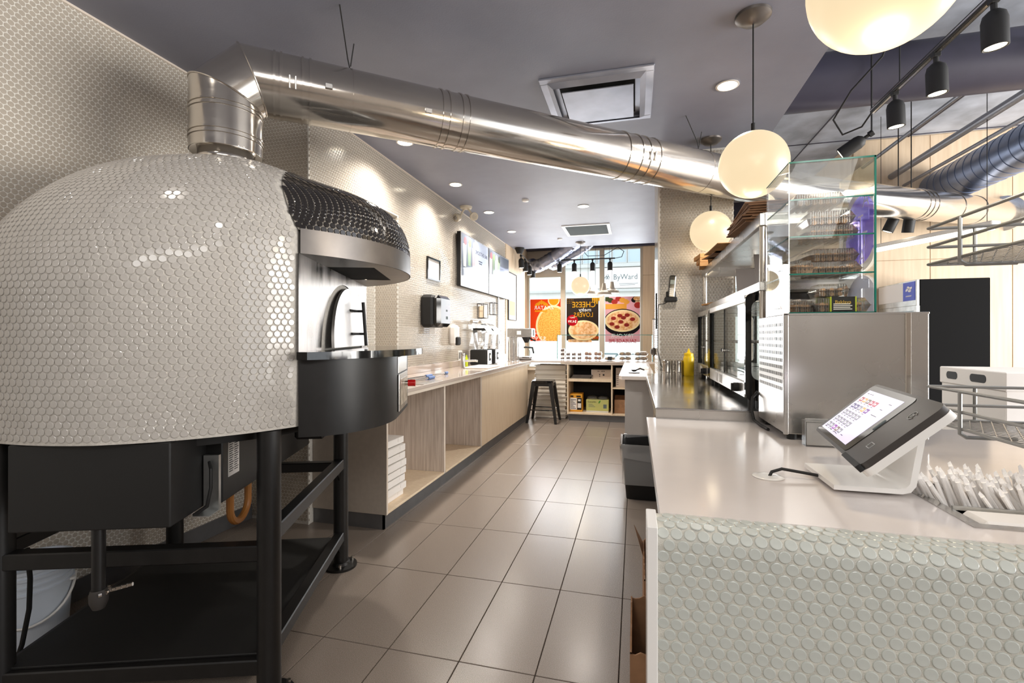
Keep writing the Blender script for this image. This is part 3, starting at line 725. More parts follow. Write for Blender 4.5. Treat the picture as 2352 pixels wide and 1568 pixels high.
def downlight(x, y, label):
    t = thing('downlight', label, 'downlight', (x, y, ZC))
    obj('trim_ring', MB().lathe([(.068, -.001), (.070, -.006), (.058, -.008), (.056, -.002)], 28), M_white, t)
    obj('lens', MB().lathe([(.0, -.006), (.057, -.005)], 24), M_lamp, t)
    l = bpy.data.lights.new('downlight_or_fill_beam', 'SPOT'); l.energy = 98; l.color = (1, .93, .84); l.spot_size = 2.5; l.spot_blend = .8; l.shadow_soft_size = .06
    lo = bpy.data.objects.new('downlight_or_fill_beam', l); COL.objects.link(lo); lo.parent = t; lo.location = (0, 0, -.02)
downlight(-1.819, 3.515, 'lit downlight by left wall nearest the oven, just below duct')
downlight(-1.81, 4.62, 'second lit downlight along left wall from the oven')
downlight(-1.805, 5.76, 'third lit downlight along left wall, behind the emergency lamp')
downlight(-1.803, 6.90, 'farthest lit downlight along left wall, near the street end')
downlight(-.609, 5.78, 'lone lit downlight over the middle of the aisle')
downlight(.564, 3.233, 'large lit downlight between the ceiling diffuser and near globe')
# two unseen spots without fixtures, added to light the near end
for (x, y) in ((-1.82, .95), (-.55, .3)):
    l = bpy.data.lights.new('downlight_or_fill_beam', 'SPOT'); l.energy = 16; l.color = (1, .92, .82); l.spot_size = 2.5; l.spot_blend = .8; l.shadow_soft_size = .06
    lo = bpy.data.objects.new('downlight_or_fill_beam', l); COL.objects.link(lo); lo.location = (x, y, ZC - .02)
for (x, y, lb) in ((-1.233, 5.356, 'small white ceiling disc between the emergency lamp and aisle downlight'), (-1.181, 7.61, 'small white ceiling disc left of the far grille')):
    solo('ceiling_disc', MB().lathe([(.0, -.022), (.036, -.018), (.042, 0)], 24), M_white, lb, 'detector', (x, y, ZC))
t = thing('emergency_lamp', 'cream twin head emergency lamp on ceiling by the left wall', 'emergency light', (-2.0, 5.45, ZC))
obj('base', MB().lathe([(.04, -.03), (.07, -.022), (.075, 0)], 24), M_cream, t)
for sx, a in ((-.075, -.5), (.085, .6)):
    h = MB().lathe([(.02, 0), (.045, .02), (.05, .07), (.046, .075)], 18).xf(Matrix.Translation((sx, 0, -.12)) @ Matrix.Rotation(PI * .62, 4, 'X') @ Matrix.Rotation(a, 4, 'Y'))
    ho = obj('head', h, M_cream, t); obj('arm', MB().tube([(sx * .3, 0, -.025), (sx * .7, 0, -.07), (sx, 0, -.12)], .012, 8), M_cream, ho)
    obj('lens', MB().lathe([(0, .077), (.044, .074)], 18).xf(Matrix.Translation((sx, 0, -.12)) @ Matrix.Rotation(PI * .62, 4, 'X') @ Matrix.Rotation(a, 4, 'Y')), M_poly, ho)
# supply diffuser
t = thing('ceiling_diffuser', 'square metal ceiling diffuser with drop plate above the duct', 'air diffuser', (-.235, 3.21, ZC))
M_dif = mat('diffuser_metal', S(176, 180, 194), .32, metal=.6, noise=.12, nscale=5)
obj('frame', MB().box(-.345, .345, -.345, -.29, -.012, 0, .003).box(-.345, .345, .29, .345, -.012, 0, .003).box(-.345, -.29, -.29, .29, -.012, 0, .003).box(.29, .345, -.29, .29, -.012, 0, .003), M_dif, t)
cone = MB()
for k in range(4):
    R_ = Matrix.Rotation(k * PI / 2, 4, 'Z'); q = [R_ @ Vector(p) for p in ((-.29, -.29, -.004), (.29, -.29, -.004), (.235, -.235, -.001), (-.235, -.235, -.001))]; cone.quad(*q)
    q = [R_ @ Vector(p) for p in ((-.30, -.30, -.012), (.30, -.30, -.012), (.265, -.265, -.035), (-.265, -.265, -.035))]; cone.quad(*q)
obj('cone', cone, M_dif, t, 0)
obj('duct_opening', MB().box(-.235, .235, -.235, .235, -.0015, -.0005), M_void, t, 0)
pt = obj('drop_plate', MB().box(-.215, .225, -.235, .205, -.052, -.046, .002), M_dif, t)
obj('plate_hanger', MB().cyl((-.15, -.15, -.046), (-.15, -.15, 0), .004, n=6).cyl((.15, -.15, -.046), (.15, -.15, 0), .004, n=6).cyl((-.15, .15, -.046), (-.15, .15, 0), .004, n=6).cyl((.15, .15, -.046), (.15, .15, 0), .004, n=6), M_bandst, pt)
t = thing('return_grille', 'white framed grey return air grille on the far ceiling', 'air grille', (-.685, 7.08, ZC))
obj('frame', MB().box(-.34, .34, -.35, -.305, -.012, 0, .002).box(-.34, .34, .305, .35, -.012, 0, .002).box(-.34, -.295, -.305, .305, -.012, 0, .002).box(.295, .34, -.305, .305, -.012, 0, .002), M_white, t)
obj('back', MB().box(-.295, .295, -.305, .305, -.002, -.001), M_blackm, t, 0)
for i in range(20): obj('slat', MB().box(-.295, .295, -.30 + .0302 * i, -.30 + .0302 * i + .013, -.011, -.003), M_sgrey, t, 0)

# ---------------------------------------------------------------- spot lamps
def can(name_parent, loc, tilt=(0, 0), s=1.0, hang=.06):
    M_ = Matrix.Translation(loc) @ Matrix.Rotation(tilt[0], 4, 'X') @ Matrix.Rotation(tilt[1], 4, 'Y') @ Matrix.Scale(s, 4)
    h = obj('spot_head', MB().lathe([(.0, -.055), (.022, -.053), (.043, -.072), (.050, -.10), (.050, -.225), (.046, -.227), (.044, -.20)], 24).xf(M_), M_blackm, name_parent)
    obj('reflector', MB().lathe([(.045, -.222), (.036, -.208)], 24).xf(M_), M_chrome, h)
    obj('bulb', MB().lathe([(.0, -.2245), (.040, -.2235)], 20).xf(M_), M_bulb, h)
    obj('yoke', MB().cyl((0, 0, 0), (0, 0, -.056), .013, n=10).box(-.018, .018, -.018, .018, -.02, .012, .003).xf(M_), M_blackm, h)
t = thing('track_light', 'black ceiling track with spot heads at upper right by the near globe', 'track light', (1.66, 2.6, 2.90))
obj('track', MB().box(-.018, .018, -1.6, 1.36, -.016, .016, .003), M_blackm, t)
obj('track_slot', MB().box(-.007, .007, -1.6, 1.36, -.0175, -.0155).box(-.0185, -.0175, -1.6, 1.36, -.004, .006), M_chrome, t, 0)
obj('hanger', MB().cyl((0, -.9, .016), (0, -.9, .80), .004, n=6).cyl((0, 1.0, .016), (0, 1.0, .80), .004, n=6), M_blackm, t)
obj('feed_cable', MB().tube([(0, 1.36, 0), (-.02, 1.48, -.06), (-.12, 1.55, -.08), (-.2, 1.5, .02), (-.14, 1.35, .16), (-.03, 1.15, .28), (0, 1.0, .5)], .006, 8), M_blackm, t)
for y in (.17, .62, 1.06): can(t, (0, y, -.016), (.05, -.06))
t = thing('ceiling_spot', 'black spot lamp tilted sideways under the concrete slab beyond the track', 'spot lamp', (1.72, 4.12, 2.80))
can(t, (0, 0, 0), (.6, .9)); obj('drop_rod', MB().cyl((0, 0, 0), (0, 0, .9), .006, n=8), M_blackm, t)
for k, (px_x, py_y, lb) in enumerate(((2.54, 5.6, 'left of two small black spots under the duct far right'), (2.66, 5.62, 'right of two small black spots under the duct far right'))):
    t = thing('ceiling_spot', lb, 'spot lamp', (px_x + .03, py_y, 2.55)); can(t, (0, 0, 0), (.2, .35 - .3 * k), 1.0); obj('drop_rod', MB().cyl((0, 0, 0), (0, 0, 1.15), .005, n=8), M_blackm, t)
t = thing('linear_light', 'long white tube light fixture below the duct at far right', 'tube light', (2.80, 5.55, 2.22), .424)
obj('housing', MB().box(-.05, .05, -.57, .57, .02, .06, .006), M_white, t); obj('tube', MB().cyl((0, -.55, 0), (0, .55, 0), .018, n=12), M_led, t)
obj('hanger', MB().cyl((0, -.5, .06), (0, -.5, 1.45), .003, n=6).cyl((0, .5, .06), (0, .5, 1.45), .003, n=6), M_blackm, t)
# far end: a short bar of spots at left, a hung track across the windows, cone shades
t = thing('spot_bar', 'row of four black spots from ceiling at left of the street windows', 'track light', (-2.0, 8.22, ZC))
obj('canopy', MB().lathe([(.05, -.10), (.085, -.02), (.085, 0)], 20), M_blackm, t); obj('bar', MB().tube([(0, 0, -.09), (.02, .25, -.12), (.05, .95, -.22)], .012, 8), M_chrome, t)
for i in range(4): can(t, (.0 + .015 * i, .1 + .26 * i, -.12 - .03 * i), (0, -.05))
t = thing('window_track', 'thin black hung track with four spots across the street windows', 'track light', (-.86, 8.92, 2.72))
obj('track', MB().box(-.55, .50, -.012, .012, -.012, .012, .002), M_blackm, t)
obj('hanger', MB().cyl((-.4, 0, 0), (-.4, 0, .94), .003, n=6).cyl((.4, 0, 0), (.4, 0, .94), .003, n=6), M_blackm, t)
obj('feed_cable', MB().tube([(.50, 0, 0), (.62, 0, .02), (.66, 0, .12), (.55, 0, .2), (.3, 0, .06), (.0, 0, .06), (-.12, 0, .2), (-.12, 0, .9)], .006, 6), M_blackm, t)
for x in (-.53, -.25, .09, .41):
    can(t, (x, 0, -.01), (0, 0), .95); l = bpy.data.lights.new('spot_beam', 'SPOT'); l.energy = 22; l.color = (1, .93, .84); l.spot_size = 2.4; l.spot_blend = .8; l.shadow_soft_size = .04
    lo = bpy.data.objects.new('spot_beam', l); COL.objects.link(lo); lo.parent = t; lo.location = (x, 0, -.235)
cones = [((-.83, 8.7, 2.11), 'nearest concrete coloured cone shade, right beside the far globe'), ((-.73, 9.1, 2.10), 'cone shade half hidden behind the shade beside the far globe'),
         ((-.55, 8.8, 2.10), 'cone shade between the two others over the window mullion'), ((-.41, 8.85, 2.13), 'rightmost tall cone shade in front of the third window')]
M_cone = mat('concrete_shade', S(168, 158, 146), .8, noise=.1, nscale=20)
for p, lb in cones:
    t = thing('cone_pendant', lb, 'pendant light', p)
    obj('shade', MB().lathe([(.135, -.06), (.138, -.055), (.125, -.02), (.055, .02), (.042, .06), (.030, .15), (.0, .152)], 24), M_cone, t)
    obj('bulb', MB().lathe([(0, -.062), (.11, -.058)], 20), M_globe, t); obj('cord', MB().cyl((0, 0, .15), (0, 0, 3.66 - p[2]), .003, n=6), M_blackm, t)
M_flex = mat('silver_flex_duct', S(150, 156, 176), .28, metal=.85, bump=.9, bscale=14)
def flex(pts, r, lb):
    P = [Vector(p) for p in pts]; Q = []
    for i in range(len(P) - 1):
        for k in range(12): Q.append(P[i].lerp(P[i + 1], k / 12))
    Q.append(P[-1]); Q = [(Q[max(i - 4, 0)] + Q[i] + Q[min(i + 4, len(Q) - 1)]) / 3 for i in range(len(Q))]
    m_ = MB(); n = 18; k0 = 0
    m_.tube(Q, r, n); rr = random.Random(3)
    for i in range(len(Q)):
        c = Q[i]
        for k in range(n):
            v = Vector(m_.v[i * n + k]); m_.v[i * n + k] = tuple(c + (v - c) * (1 + (.05 if i % 2 else -.05) + rr.uniform(-.05, .05)))
    solo('flex_duct', m_, M_flex, lb, 'flexible duct')
flex([(-2.02, 9.28, 2.72), (-1.85, 9.05, 2.62), (-1.3, 8.85, 2.88), (-.9, 8.6, 3.1), (-.8, 8.5, 3.6)], .125, 'left silver flexible duct above the first street window')
flex([(-1.62, 9.28, 2.72), (-1.5, 9.1, 2.66), (-1.1, 8.98, 2.86), (-.72, 8.85, 3.08), (-.6, 8.8, 3.6)], .105, 'right silver flexible duct above the first street window')
# customer side ceiling services
solo('main_duct', MB().cyl((1.05, 4.36, 3.34), (7.9, 4.36, 3.34), .215, n=40), M_dduct, 'wide dark painted round duct crossing under the concrete slab', 'duct')
sd = thing('spiral_duct', 'blue grey spiral seam duct high at the right edge', 'duct', (3.5, 4.62, 3.03))
obj('pipe', MB().cyl((0, 0, 0), (0, 2.12, 0), .20, n=36), mat('spiral_duct_metal', S(128, 140, 166), .35, metal=.7, noise=.1, nscale=3), sd)
for i in range(16): obj('spiral_seam', MB().cyl((0, .08 + .125 * i, 0), (0, .088 + .125 * i, 0), .204, n=36), mat('spiral_duct_metal'), sd)
M_pipe = mat('painted_conduit', S(140, 142, 150), .4, metal=.5)
for k, (x, z, r, lb) in enumerate(((2.72, 3.36, .020, 'leftmost thin conduit under the slab at right'), (3.02, 3.22, .036, 'thicker pipe under the slab between the conduit and spiral duct'), (3.15, 3.10, .018, 'thin bright conduit just left of the spiral duct'))):
    m_ = MB().cyl((x, 2.6, z), (x, 6.74, z), r, n=14)
    solo('ceiling_pipe', m_, M_pipe, lb, 'pipe')
solo('ceiling_pipe', MB().cyl((1.12, 3.9, 3.3), (1.12, 6.7, 3.3), .03, n=14), M_pipe, 'pipe running along the edge of the navy ceiling behind near globe', 'pipe')
solo('ceiling_pipe', MB().tube([(1.5, -1, 3.62), (1.5, 3.9, 3.62), (1.5, 3.95, 3.6)], .025, 10).tube([(1.2, -1, 3.62), (1.2, 3.9, 3.62)], .02, 10), M_dduct, 'dark twin conduits above the track near the top of photo', 'pipe')
# ================================================================== LEFT COUNTER
ZT = .905; XC = -1.577
ct = thing('left_worktop', 'long glossy greige worktop along left wall turning across the far end', 'worktop', (-1.55, 2.77, .875))
def cb(x0, x1, y0, y1, z0, z1, b=.002, o=(-1.55, 2.77, .875)): return MB().box(x0 - o[0], x1 - o[0], y0 - o[1], y1 - o[1], z0 - o[2], z1 - o[2], b)
obj('slab', cb(XF, -1.547, 2.77, 7.82, .878, ZT), M_quartzb, ct)
obj('far_slab', cb(-1.547, .27, 7.12, 7.82, .878, ZT), M_quartzb, ct)
obj('backsplash', cb(XF, XF + .02, 2.77, 7.82, ZT, .978), M_quartzb, ct)
obj('edge_rail', cb(-1.575, -1.556, 2.80, 7.14, .852, .878).box(-1.03 + 1.55, -.10 + 1.55, 7.135 - 2.77, 7.15 - 2.77, -.023, .003), M_edge, ct)
def unit(name, label, x0, x1, y0, y1, loc):
    return thing(name, label, 'cabinet', loc)
# two open bays (the pizza box bay first), then two door units
def local(loc): return lambda x0, x1, y0, y1, z0, z1, b=.0015: MB().box(x0 - loc[0], x1 - loc[0], y0 - loc[1], y1 - loc[1], z0 - loc[2], z1 - loc[2], b)
YD = [2.79, 3.78, 4.77, 5.95, 7.00]
M_pan = mat('taupe_end_panel', S(186, 176, 164), .5, noise=.05, nscale=30)
for i in (0, 1):
    loc = (-1.85, (YD[i] + YD[i + 1]) / 2, 0); L_ = local(loc)
    t = thing('open_cabinet', ('open wooden base cabinet holding flat white pizza boxes', 'empty open wooden base cabinet next to the door cabinets')[i], 'cabinet', loc)
    y0, y1 = YD[i], YD[i + 1]
    if i == 0: obj('end_panel', L_(XF + .002, XC, y0, y0 + .018, .10, .875), M_pan, t)
    else: obj('divider', L_(XF + .002, XC - .003, y0 - .008, y0 + .008, .115, .852), M_woodgray, t)
    obj('divider', L_(XF + .002, XC - .003, y1 - .02, y1 - .009, .115, .852), M_woodgray, t)
    obj('edge_band', L_(XC - .003, XC, y1 - .02, y1 + (.0 if i else .008), .10, .875) if i == 0 else L_(XC - .003, XC, y1 - .03, y1 - .002, .10, .875), M_edge, t)
    if i == 0: obj('edge_band', L_(XC, XC + .002, y0, y0 + .019, .10, .875), M_edge, t)
    obj('bottom_board', L_(XF + .002, XC, y0 + .018, y1 - .02, .10, .116), M_wood, t)
    obj('back_panel', L_(XF + .002, XF + .01, y0 + .018, y1 - .02, .116, .852), M_woodgray, t)
    obj('top_rail', L_(XC - .02, XC, y0 + .018, y1 - .02, .852, .875), M_edge, t)
for i in (2, 3):
    loc = (-1.85, (YD[i] + YD[i + 1]) / 2, 0); L_ = local(loc); y0, y1 = YD[i], YD[i + 1]
    t = thing('door_cabinet', ('pale wood base cabinet with one wide door and tab pull', 'pale wood base cabinet with two narrow doors near the stool')[i - 2], 'cabinet', loc)
    obj('carcass', L_(XF + .002, XC - .02, y0, y1, .10, .86), M_woodgray, t)
    ds = [(y0 + .012, y1 - .002)] if i == 2 else [(y0 + .002, (y0 + y1) / 2 - .002), ((y0 + y1) / 2 + .002, y1 - .004)]
    if i == 2: obj('side_stile', L_(XC - .02, XC, y0 - .0, y0 + .010, .10, .875), M_woodgray, t)
    for (a, b) in ds:
        d = obj('door', L_(XC - .018, XC, a, b, .104, .858, .002), M_wood, t); my = (a + b) / 2 if i == 2 else (a + b) / 2
        obj('tab_pull', L_(XC - .005, XC + .022, my - .05, my + .05, .856, .861, .002), M_chrome, d)
kb_ = struct('baseboard_counter', MB().box(XF, -1.60, 2.80, 2.815, 0, .10).box(-1.612, -1.60, 2.80, 7.05, 0, .10), M_kick)
# flat white pizza boxes
pb = MB().box(-.16, .16, -.16, .16, 0, .047, .002); pf = MB().box(.160, .162, -.155, .06, .008, .046).box(.160, .1625, .075, .15, .02, .047)
p0 = thing('pizza_box', '', 'pizza box', (0, 0, 0)); obj('tray', pb, M_boxwhite, p0); obj('lid_flap', pf, M_boxwhite, p0)
words = ['bottom', 'second', 'third', 'fourth', 'fifth', 'sixth', 'seventh', 'top']
for i in range(8):
    z = .1165 + i * .0545; x = -1.80 + (.012 if 0 < i < 7 else -.012) + .004 * math.sin(i * 2.1); y = 3.0 + .006 * math.cos(i * 1.7); rz = .02 * math.sin(i * 3.3)
    lb = '%s white pizza box of the stack in the open cabinet%s' % (words[i], ', counted from below' if 0 < i < 7 else '')
    if i == 0: p0.location = (x, y, z); p0.rotation_euler = (0, 0, rz); p0['label'] = lb; p0['group'] = 'pizza boxes in the open cabinet'
    else: dup(p0, (x, y, z), rz, lb, 'pizza boxes in the open cabinet')
# far cabinet: open shelves facing the aisle
loc = (-.53, 7.45, 0); L_ = local(loc)
t = thing('shelf_cabinet', 'open wooden shelf cabinet across the far end of aisle', 'cabinet', loc)
for x in (-1.0, -.345, .06): obj('upright', L_(x, x + .02, 7.15, 7.78, .10, .87), M_wood, t)
obj('bottom_board', L_(-.98, .06, 7.16, 7.78, .10, .125), M_wood, t); obj('shelf', L_(-.98, -.345, 7.155, 7.78, .595, .635), M_wood, t); obj('shelf', L_(-.325, .06, 7.16, 7.78, .495, .515), M_wood, t)
obj('back_panel', L_(-1.0, .08, 7.78, 7.80, .10, .87), M_blackm, t); obj('top_board', L_(-.98, .06, 7.16, 7.78, .855, .875), M_blackm, t)
obj('kickboard', L_(-.98, .06, 7.20, 7.215, 0, .098), M_kick, t)
# things on those shelves
def carton(name, lb, x, y, z, w, d, h, m, cat='box', extra=None, group=None):
    t = thing(name, lb, cat, (x, y, z), 0, group); obj('body', MB().box(-w / 2, w / 2, -d / 2, d / 2, 0, h, .003), m, t); return t
M_teacard = mat('tan_card', S(206, 190, 176), .7)
c = carton('carton', 'tan carton with black marks on the upper far shelf', -.50, 7.40, .636, .29, .25, .135, M_teacard)
mk = MB()
for (x, z) in ((-.05, .105), (-.035, .105), (0, .105), (.015, .105), (.03, .105), (.045, .105)): mk.box(x, x + .009, -.1265, -.125, z, z + .012)
mk.box(-.025, -.018, -.1265, -.125, .045, .075).box(-.03, -.012, -.1265, -.125, .06, .066).box(.025, .05, -.1265, -.125, .045, .07).box(-.026, -.014, -.1265, -.125, .03, .04)
obj('printed_marks', mk, M_blackm, c, 0); obj('edge', MB().box(-.146, -.138, -.1262, -.1245, 0, .135).box(.138, .146, -.1262, -.1245, 0, .135), M_paperw, c, 0)
for i in range(3): solo('baking_tray', MB().box(-.15, .15, -.14, .14, 0, .006, .002).box(-.15, -.145, -.14, .14, 0, .018).box(.145, .15, -.14, .14, 0, .018).box(-.15, .15, -.14, -.135, 0, .018), M_bandst,
                       ('lowest', 'middle', 'top')[i] + ' dark baking tray of the pile on upper far shelf', 'tray', (-.80 + .01 * i, 7.38, .636 + .019 * i), .03 * (i - 1), 'baking trays on the far shelf')
c = carton('coffee_carton', 'orange and white carton of drinks at left on lower far shelf', -.875, 7.36, .126, .19, .22, .27, mat('orange_card', S(226, 160, 44), .6))
obj('white_panel', MB().box(-.093, .012, -.1125, -.11, .03, .21), M_paperw, c, 0); ob = obj('black_panel', MB().box(.016, .085, -.1125, -.11, .03, .21), M_blackm, c, 0)
obj('panel_print', MB().box(.03, .07, -.1135, -.1125, .16, .19).box(.025, .075, -.1135, -.1125, .06, .13), M_paperw, ob, 0)
pr = MB()
for i in range(7): pr.box(-.08, -.0 - .02 * (i % 3), -.1135, -.1125, .045 + .022 * i, .053 + .022 * i)
for k in (0, 1): pr.box(-.085 + .09 * k, -.04 + .11 * k, -.1125, -.11, .222, .245)
obj('label_print', pr, M_blackm, c, 0)
c = carton('towel_carton', 'green printed towel carton with clear film on the lower far shelf', -.555, 7.37, .150, .335, .24, .165, mat('sage_card', S(190, 190, 116), .6))
obj('film_top', MB().lathe([(.09, 0), (.085, .03), (.06, .045), (0, .048)], 16).xf(Matrix.Translation((-.08, 0, .165)) @ Matrix.Diagonal((1, 1, 1, 1))).lathe([(.09, 0), (.085, .03), (.06, .045), (0, .048)], 16, (.08, 0, .165)), M_pet, c)
lf = MB().prism([(0, 0), (.02, .012), (.03, .035), (.028, .05), (.008, .04), (-.002, .02)], 0, .001).xf(FACE_S(.02, -.121, .11)); obj('leaf_print', lf, mat('leaf_green', S(76, 140, 50), .6), c, 0)
text('carton_lettering', 'Cascades', .034, M_blackm, c, FACE_S(-.08, -.1205, .135))
pr = MB()
for i in range(3): pr.box(-.13, -.07 + .02 * i, -.1212, -.12, .095 - .018 * i, .101 - .018 * i)
pr.box(.09, .14, -.1208, -.12, .04, .10); obj('label_print', pr, M_sgrey, c, 0)
solo('tray_stack', MB().box(-.165, .165, -.12, .12, 0, .010, .002).box(-.165, .165, -.12, .12, .013, .023, .002), M_whitegl, 'two thin white trays under the green towel carton', 'tray', (-.555, 7.37, .126))
c = carton('paper_carton', 'off white carton on the right upper far shelf behind the small counter', -.18, 7.36, .516, .20, .24, .29, M_teacard)
pr = MB()
for i in range(6): pr.box(-.09, -.06, -.1212, -.12, .04 + .03 * i, .046 + .03 * i)
obj('printed_marks', pr, M_blackm, c, 0)
s_ = thing('folded_sign', 'small black sign with a white stroke beside the off white carton', 'sign', (-.02, 7.28, .516)); obj('board', MB().box(-.05, .05, 0, .012, 0, .13, .002), M_blackm, s_)
obj('stroke', MB().box(-.006, .006, -.0015, 0, -.05, .05).xf(Matrix.Translation((0, 0, .065)) @ Matrix.Rotation(-.5, 4, 'Y')), M_paperw, s_, 0)
c = carton('brown_carton', 'brown cardboard carton with white label on the right lower far shelf', -.15, 7.38, .126, .30, .26, .20, M_kraft)
obj('shipping_label', MB().box(.0, .09, -.1312, -.13, .12, .175), M_paperw, c, 0); obj('label_print', MB().box(.008, .08, -.132, -.131, .15, .16).box(.02, .07, -.132, -.131, .13, .138), M_blackm, c, 0)
obj('flap', MB().box(-.15, .0, -.13, -.125, 0, .08).xf(Matrix.Translation((0, -.0, .20)) @ Matrix.Rotation(-.9, 4, 'X') @ Matrix.Translation((0, .13, 0))), M_kraft, c, 0)
# nested dough tubs and the stool in front
M_tub = mat('dough_tub_plastic', S(248, 240, 228), .4)
tm = MB().box(-.235, .235, -.20, .20, 0, .006)
for (x0, x1, y0, y1) in ((-.238, -.232, -.2, .2), (.232, .238, -.2, .2), (-.238, .238, -.203, -.197), (-.238, .238, .197, .203)): tm.box(x0, x1, y0, y1, .004, .064)
rm = MB().box(-.26, .26, -.225, -.2, .058, .067, .002).box(-.26, .26, .2, .225, .058, .067, .002).box(-.26, -.235, -.2, .2, .058, .067, .002).box(.235, .26, -.2, .2, .058, .067, .002)
t0 = thing('dough_tub', '', 'tub', (0, 0, 0)); obj('tray', tm, M_tub, t0); obj('rim', rm, M_tub, t0)
nth = ['bottom', 'second', 'third', 'fourth', 'fifth', 'sixth', 'seventh', 'eighth', 'ninth', 'tenth', 'eleventh', 'top']
for i in range(12):
    lb = '%s cream dough tub of the tall stack behind stool%s' % (nth[i], '' if i in (0, 11) else ', from below'); p = (-1.285 + .006 * math.sin(i * 2.3), 7.52, .004 + .0685 * i)
    if i == 0: t0.location = p; t0['label'] = lb; t0['group'] = 'dough tubs under the far worktop'
    else: dup(t0, p, .012 * math.sin(i * 1.9), lb, 'dough tubs under the far worktop')
t = thing('metal_stool', 'black metal stool with square seat before the dough tubs', 'stool', (-1.33, 7.0, 0))
obj('seat', MB().prism(rrect(-.155, .155, -.155, .155, .035), .605, .622).prism(rrect(-.16, .16, -.16, .16, .035), .59, .606), M_blackg, t)
for (sx, sy) in ((-1, -1), (1, -1), (-1, 1), (1, 1)):
    a = Vector((.125 * sx, .125 * sy, .60)); b = Vector((.215 * sx, .20 * sy, 0)); m_ = MB()
    v = []
    for p, w_ in ((a, .030), (b, .017)): v += [(p.x - w_, p.y - w_, p.z), (p.x + w_, p.y - w_, p.z), (p.x + w_, p.y + w_, p.z), (p.x - w_, p.y + w_, p.z)]
    m_.add(v, [(0, 1, 2, 3), (7, 6, 5, 4)] + [(i, 4 + i, 4 + (i + 1) % 4, (i + 1) % 4) for i in range(4)]); obj('leg', m_, M_black, t, 0)
k_ = .185
obj('footrest', MB().cyl((-k_, -.17, .19), (k_, -.17, .19), .008, n=8).cyl((-k_, .17, .19), (k_, .17, .19), .008, n=8).cyl((-k_ + .01, -.17, .25), (-k_ + .01, .17, .25), .008, n=8).cyl((k_ - .01, -.17, .25), (k_ - .01, .17, .25), .008, n=8), M_blackg, t)
obj('apron', MB().box(-.12, .12, -.15, -.145, .54, .60).box(-.12, .12, .145, .15, .54, .60).box(-.15, -.145, -.12, .12, .54, .60).box(.145, .15, -.12, .12, .54, .60), M_black, t)

# ---------------------------------------------------------------- on the left wall
fm = lambda y0, y1, z0, z1, x0, x1, t: MB().frame(y0, y1, z0, z1, -x1, -x0, t).xf(Matrix(((0, -1, 0, 0), (1, 0, 0, 0), (0, 0, 1, 0), (0, 0, 0, 1))))
t = thing('framed_notice', 'small black framed paper notice on tiled wall above dispenser', 'frame', (XF + .004, 4.78, 2.0))
obj('frame', fm(-.17, .17, -.115, .125, 0, .016, .018), M_blackg, t); obj('paper', MB().box(.002, .006, -.155, .155, -.10, .11), M_paperw, t, 0)
pr = MB()
for i in range(9): pr.box(.006, .0063, -.11 + .01 * (i % 3), .10, .075 - .017 * i, .078 - .017 * i)
obj('print', pr, mat('faint_print', S(200, 196, 192), .8), t, 0)
t = thing('towel_dispenser', 'black glossy paper towel dispenser on the tiled wall', 'dispenser', (XF + .003, 4.62, 1.535))
obj('body', MB().box(0, .15, -.17, .17, -.165, .17, .03), M_blackm, t); obj('cover', MB().box(.12, .215, -.155, .165, -.16, .165, .035), M_blackg, t)
obj('window', MB().box(.2145, .2155, .01, .06, -.08, -.05).box(.2145, .2155, .01, .05, .0, .02), M_sgrey, t, 0); obj('paper_tail', MB().box(.06, .062, -.06, .07, -.235, -.16), M_paperw, t, 0)
t = thing('soap_dispenser', 'white soap dispenser with black lever below the towel dispenser', 'dispenser', (XF + .003, 5.28, 1.28))
obj('body', MB().box(0, .105, -.06, .06, -.115, .13, .03), M_whitegl, t); obj('lever', MB().box(.075, .118, -.05, .05, -.11, -.01, .012), M_blackm, t)
t = thing('wall_outlet', 'white outlet plate with switch low on tiled wall behind the tap', 'outlet', (XF + .003, 5.60, 1.03)); obj('plate', MB().box(0, .006, -.065, .065, -.055, .065, .003), M_white, t)
obj('socket', MB().box(.006, .008, -.045, -.012, -.035, .045).box(.006, .008, .012, .045, -.035, .045), mat('outlet_grey', S(90, 88, 86), .5), t, 0)
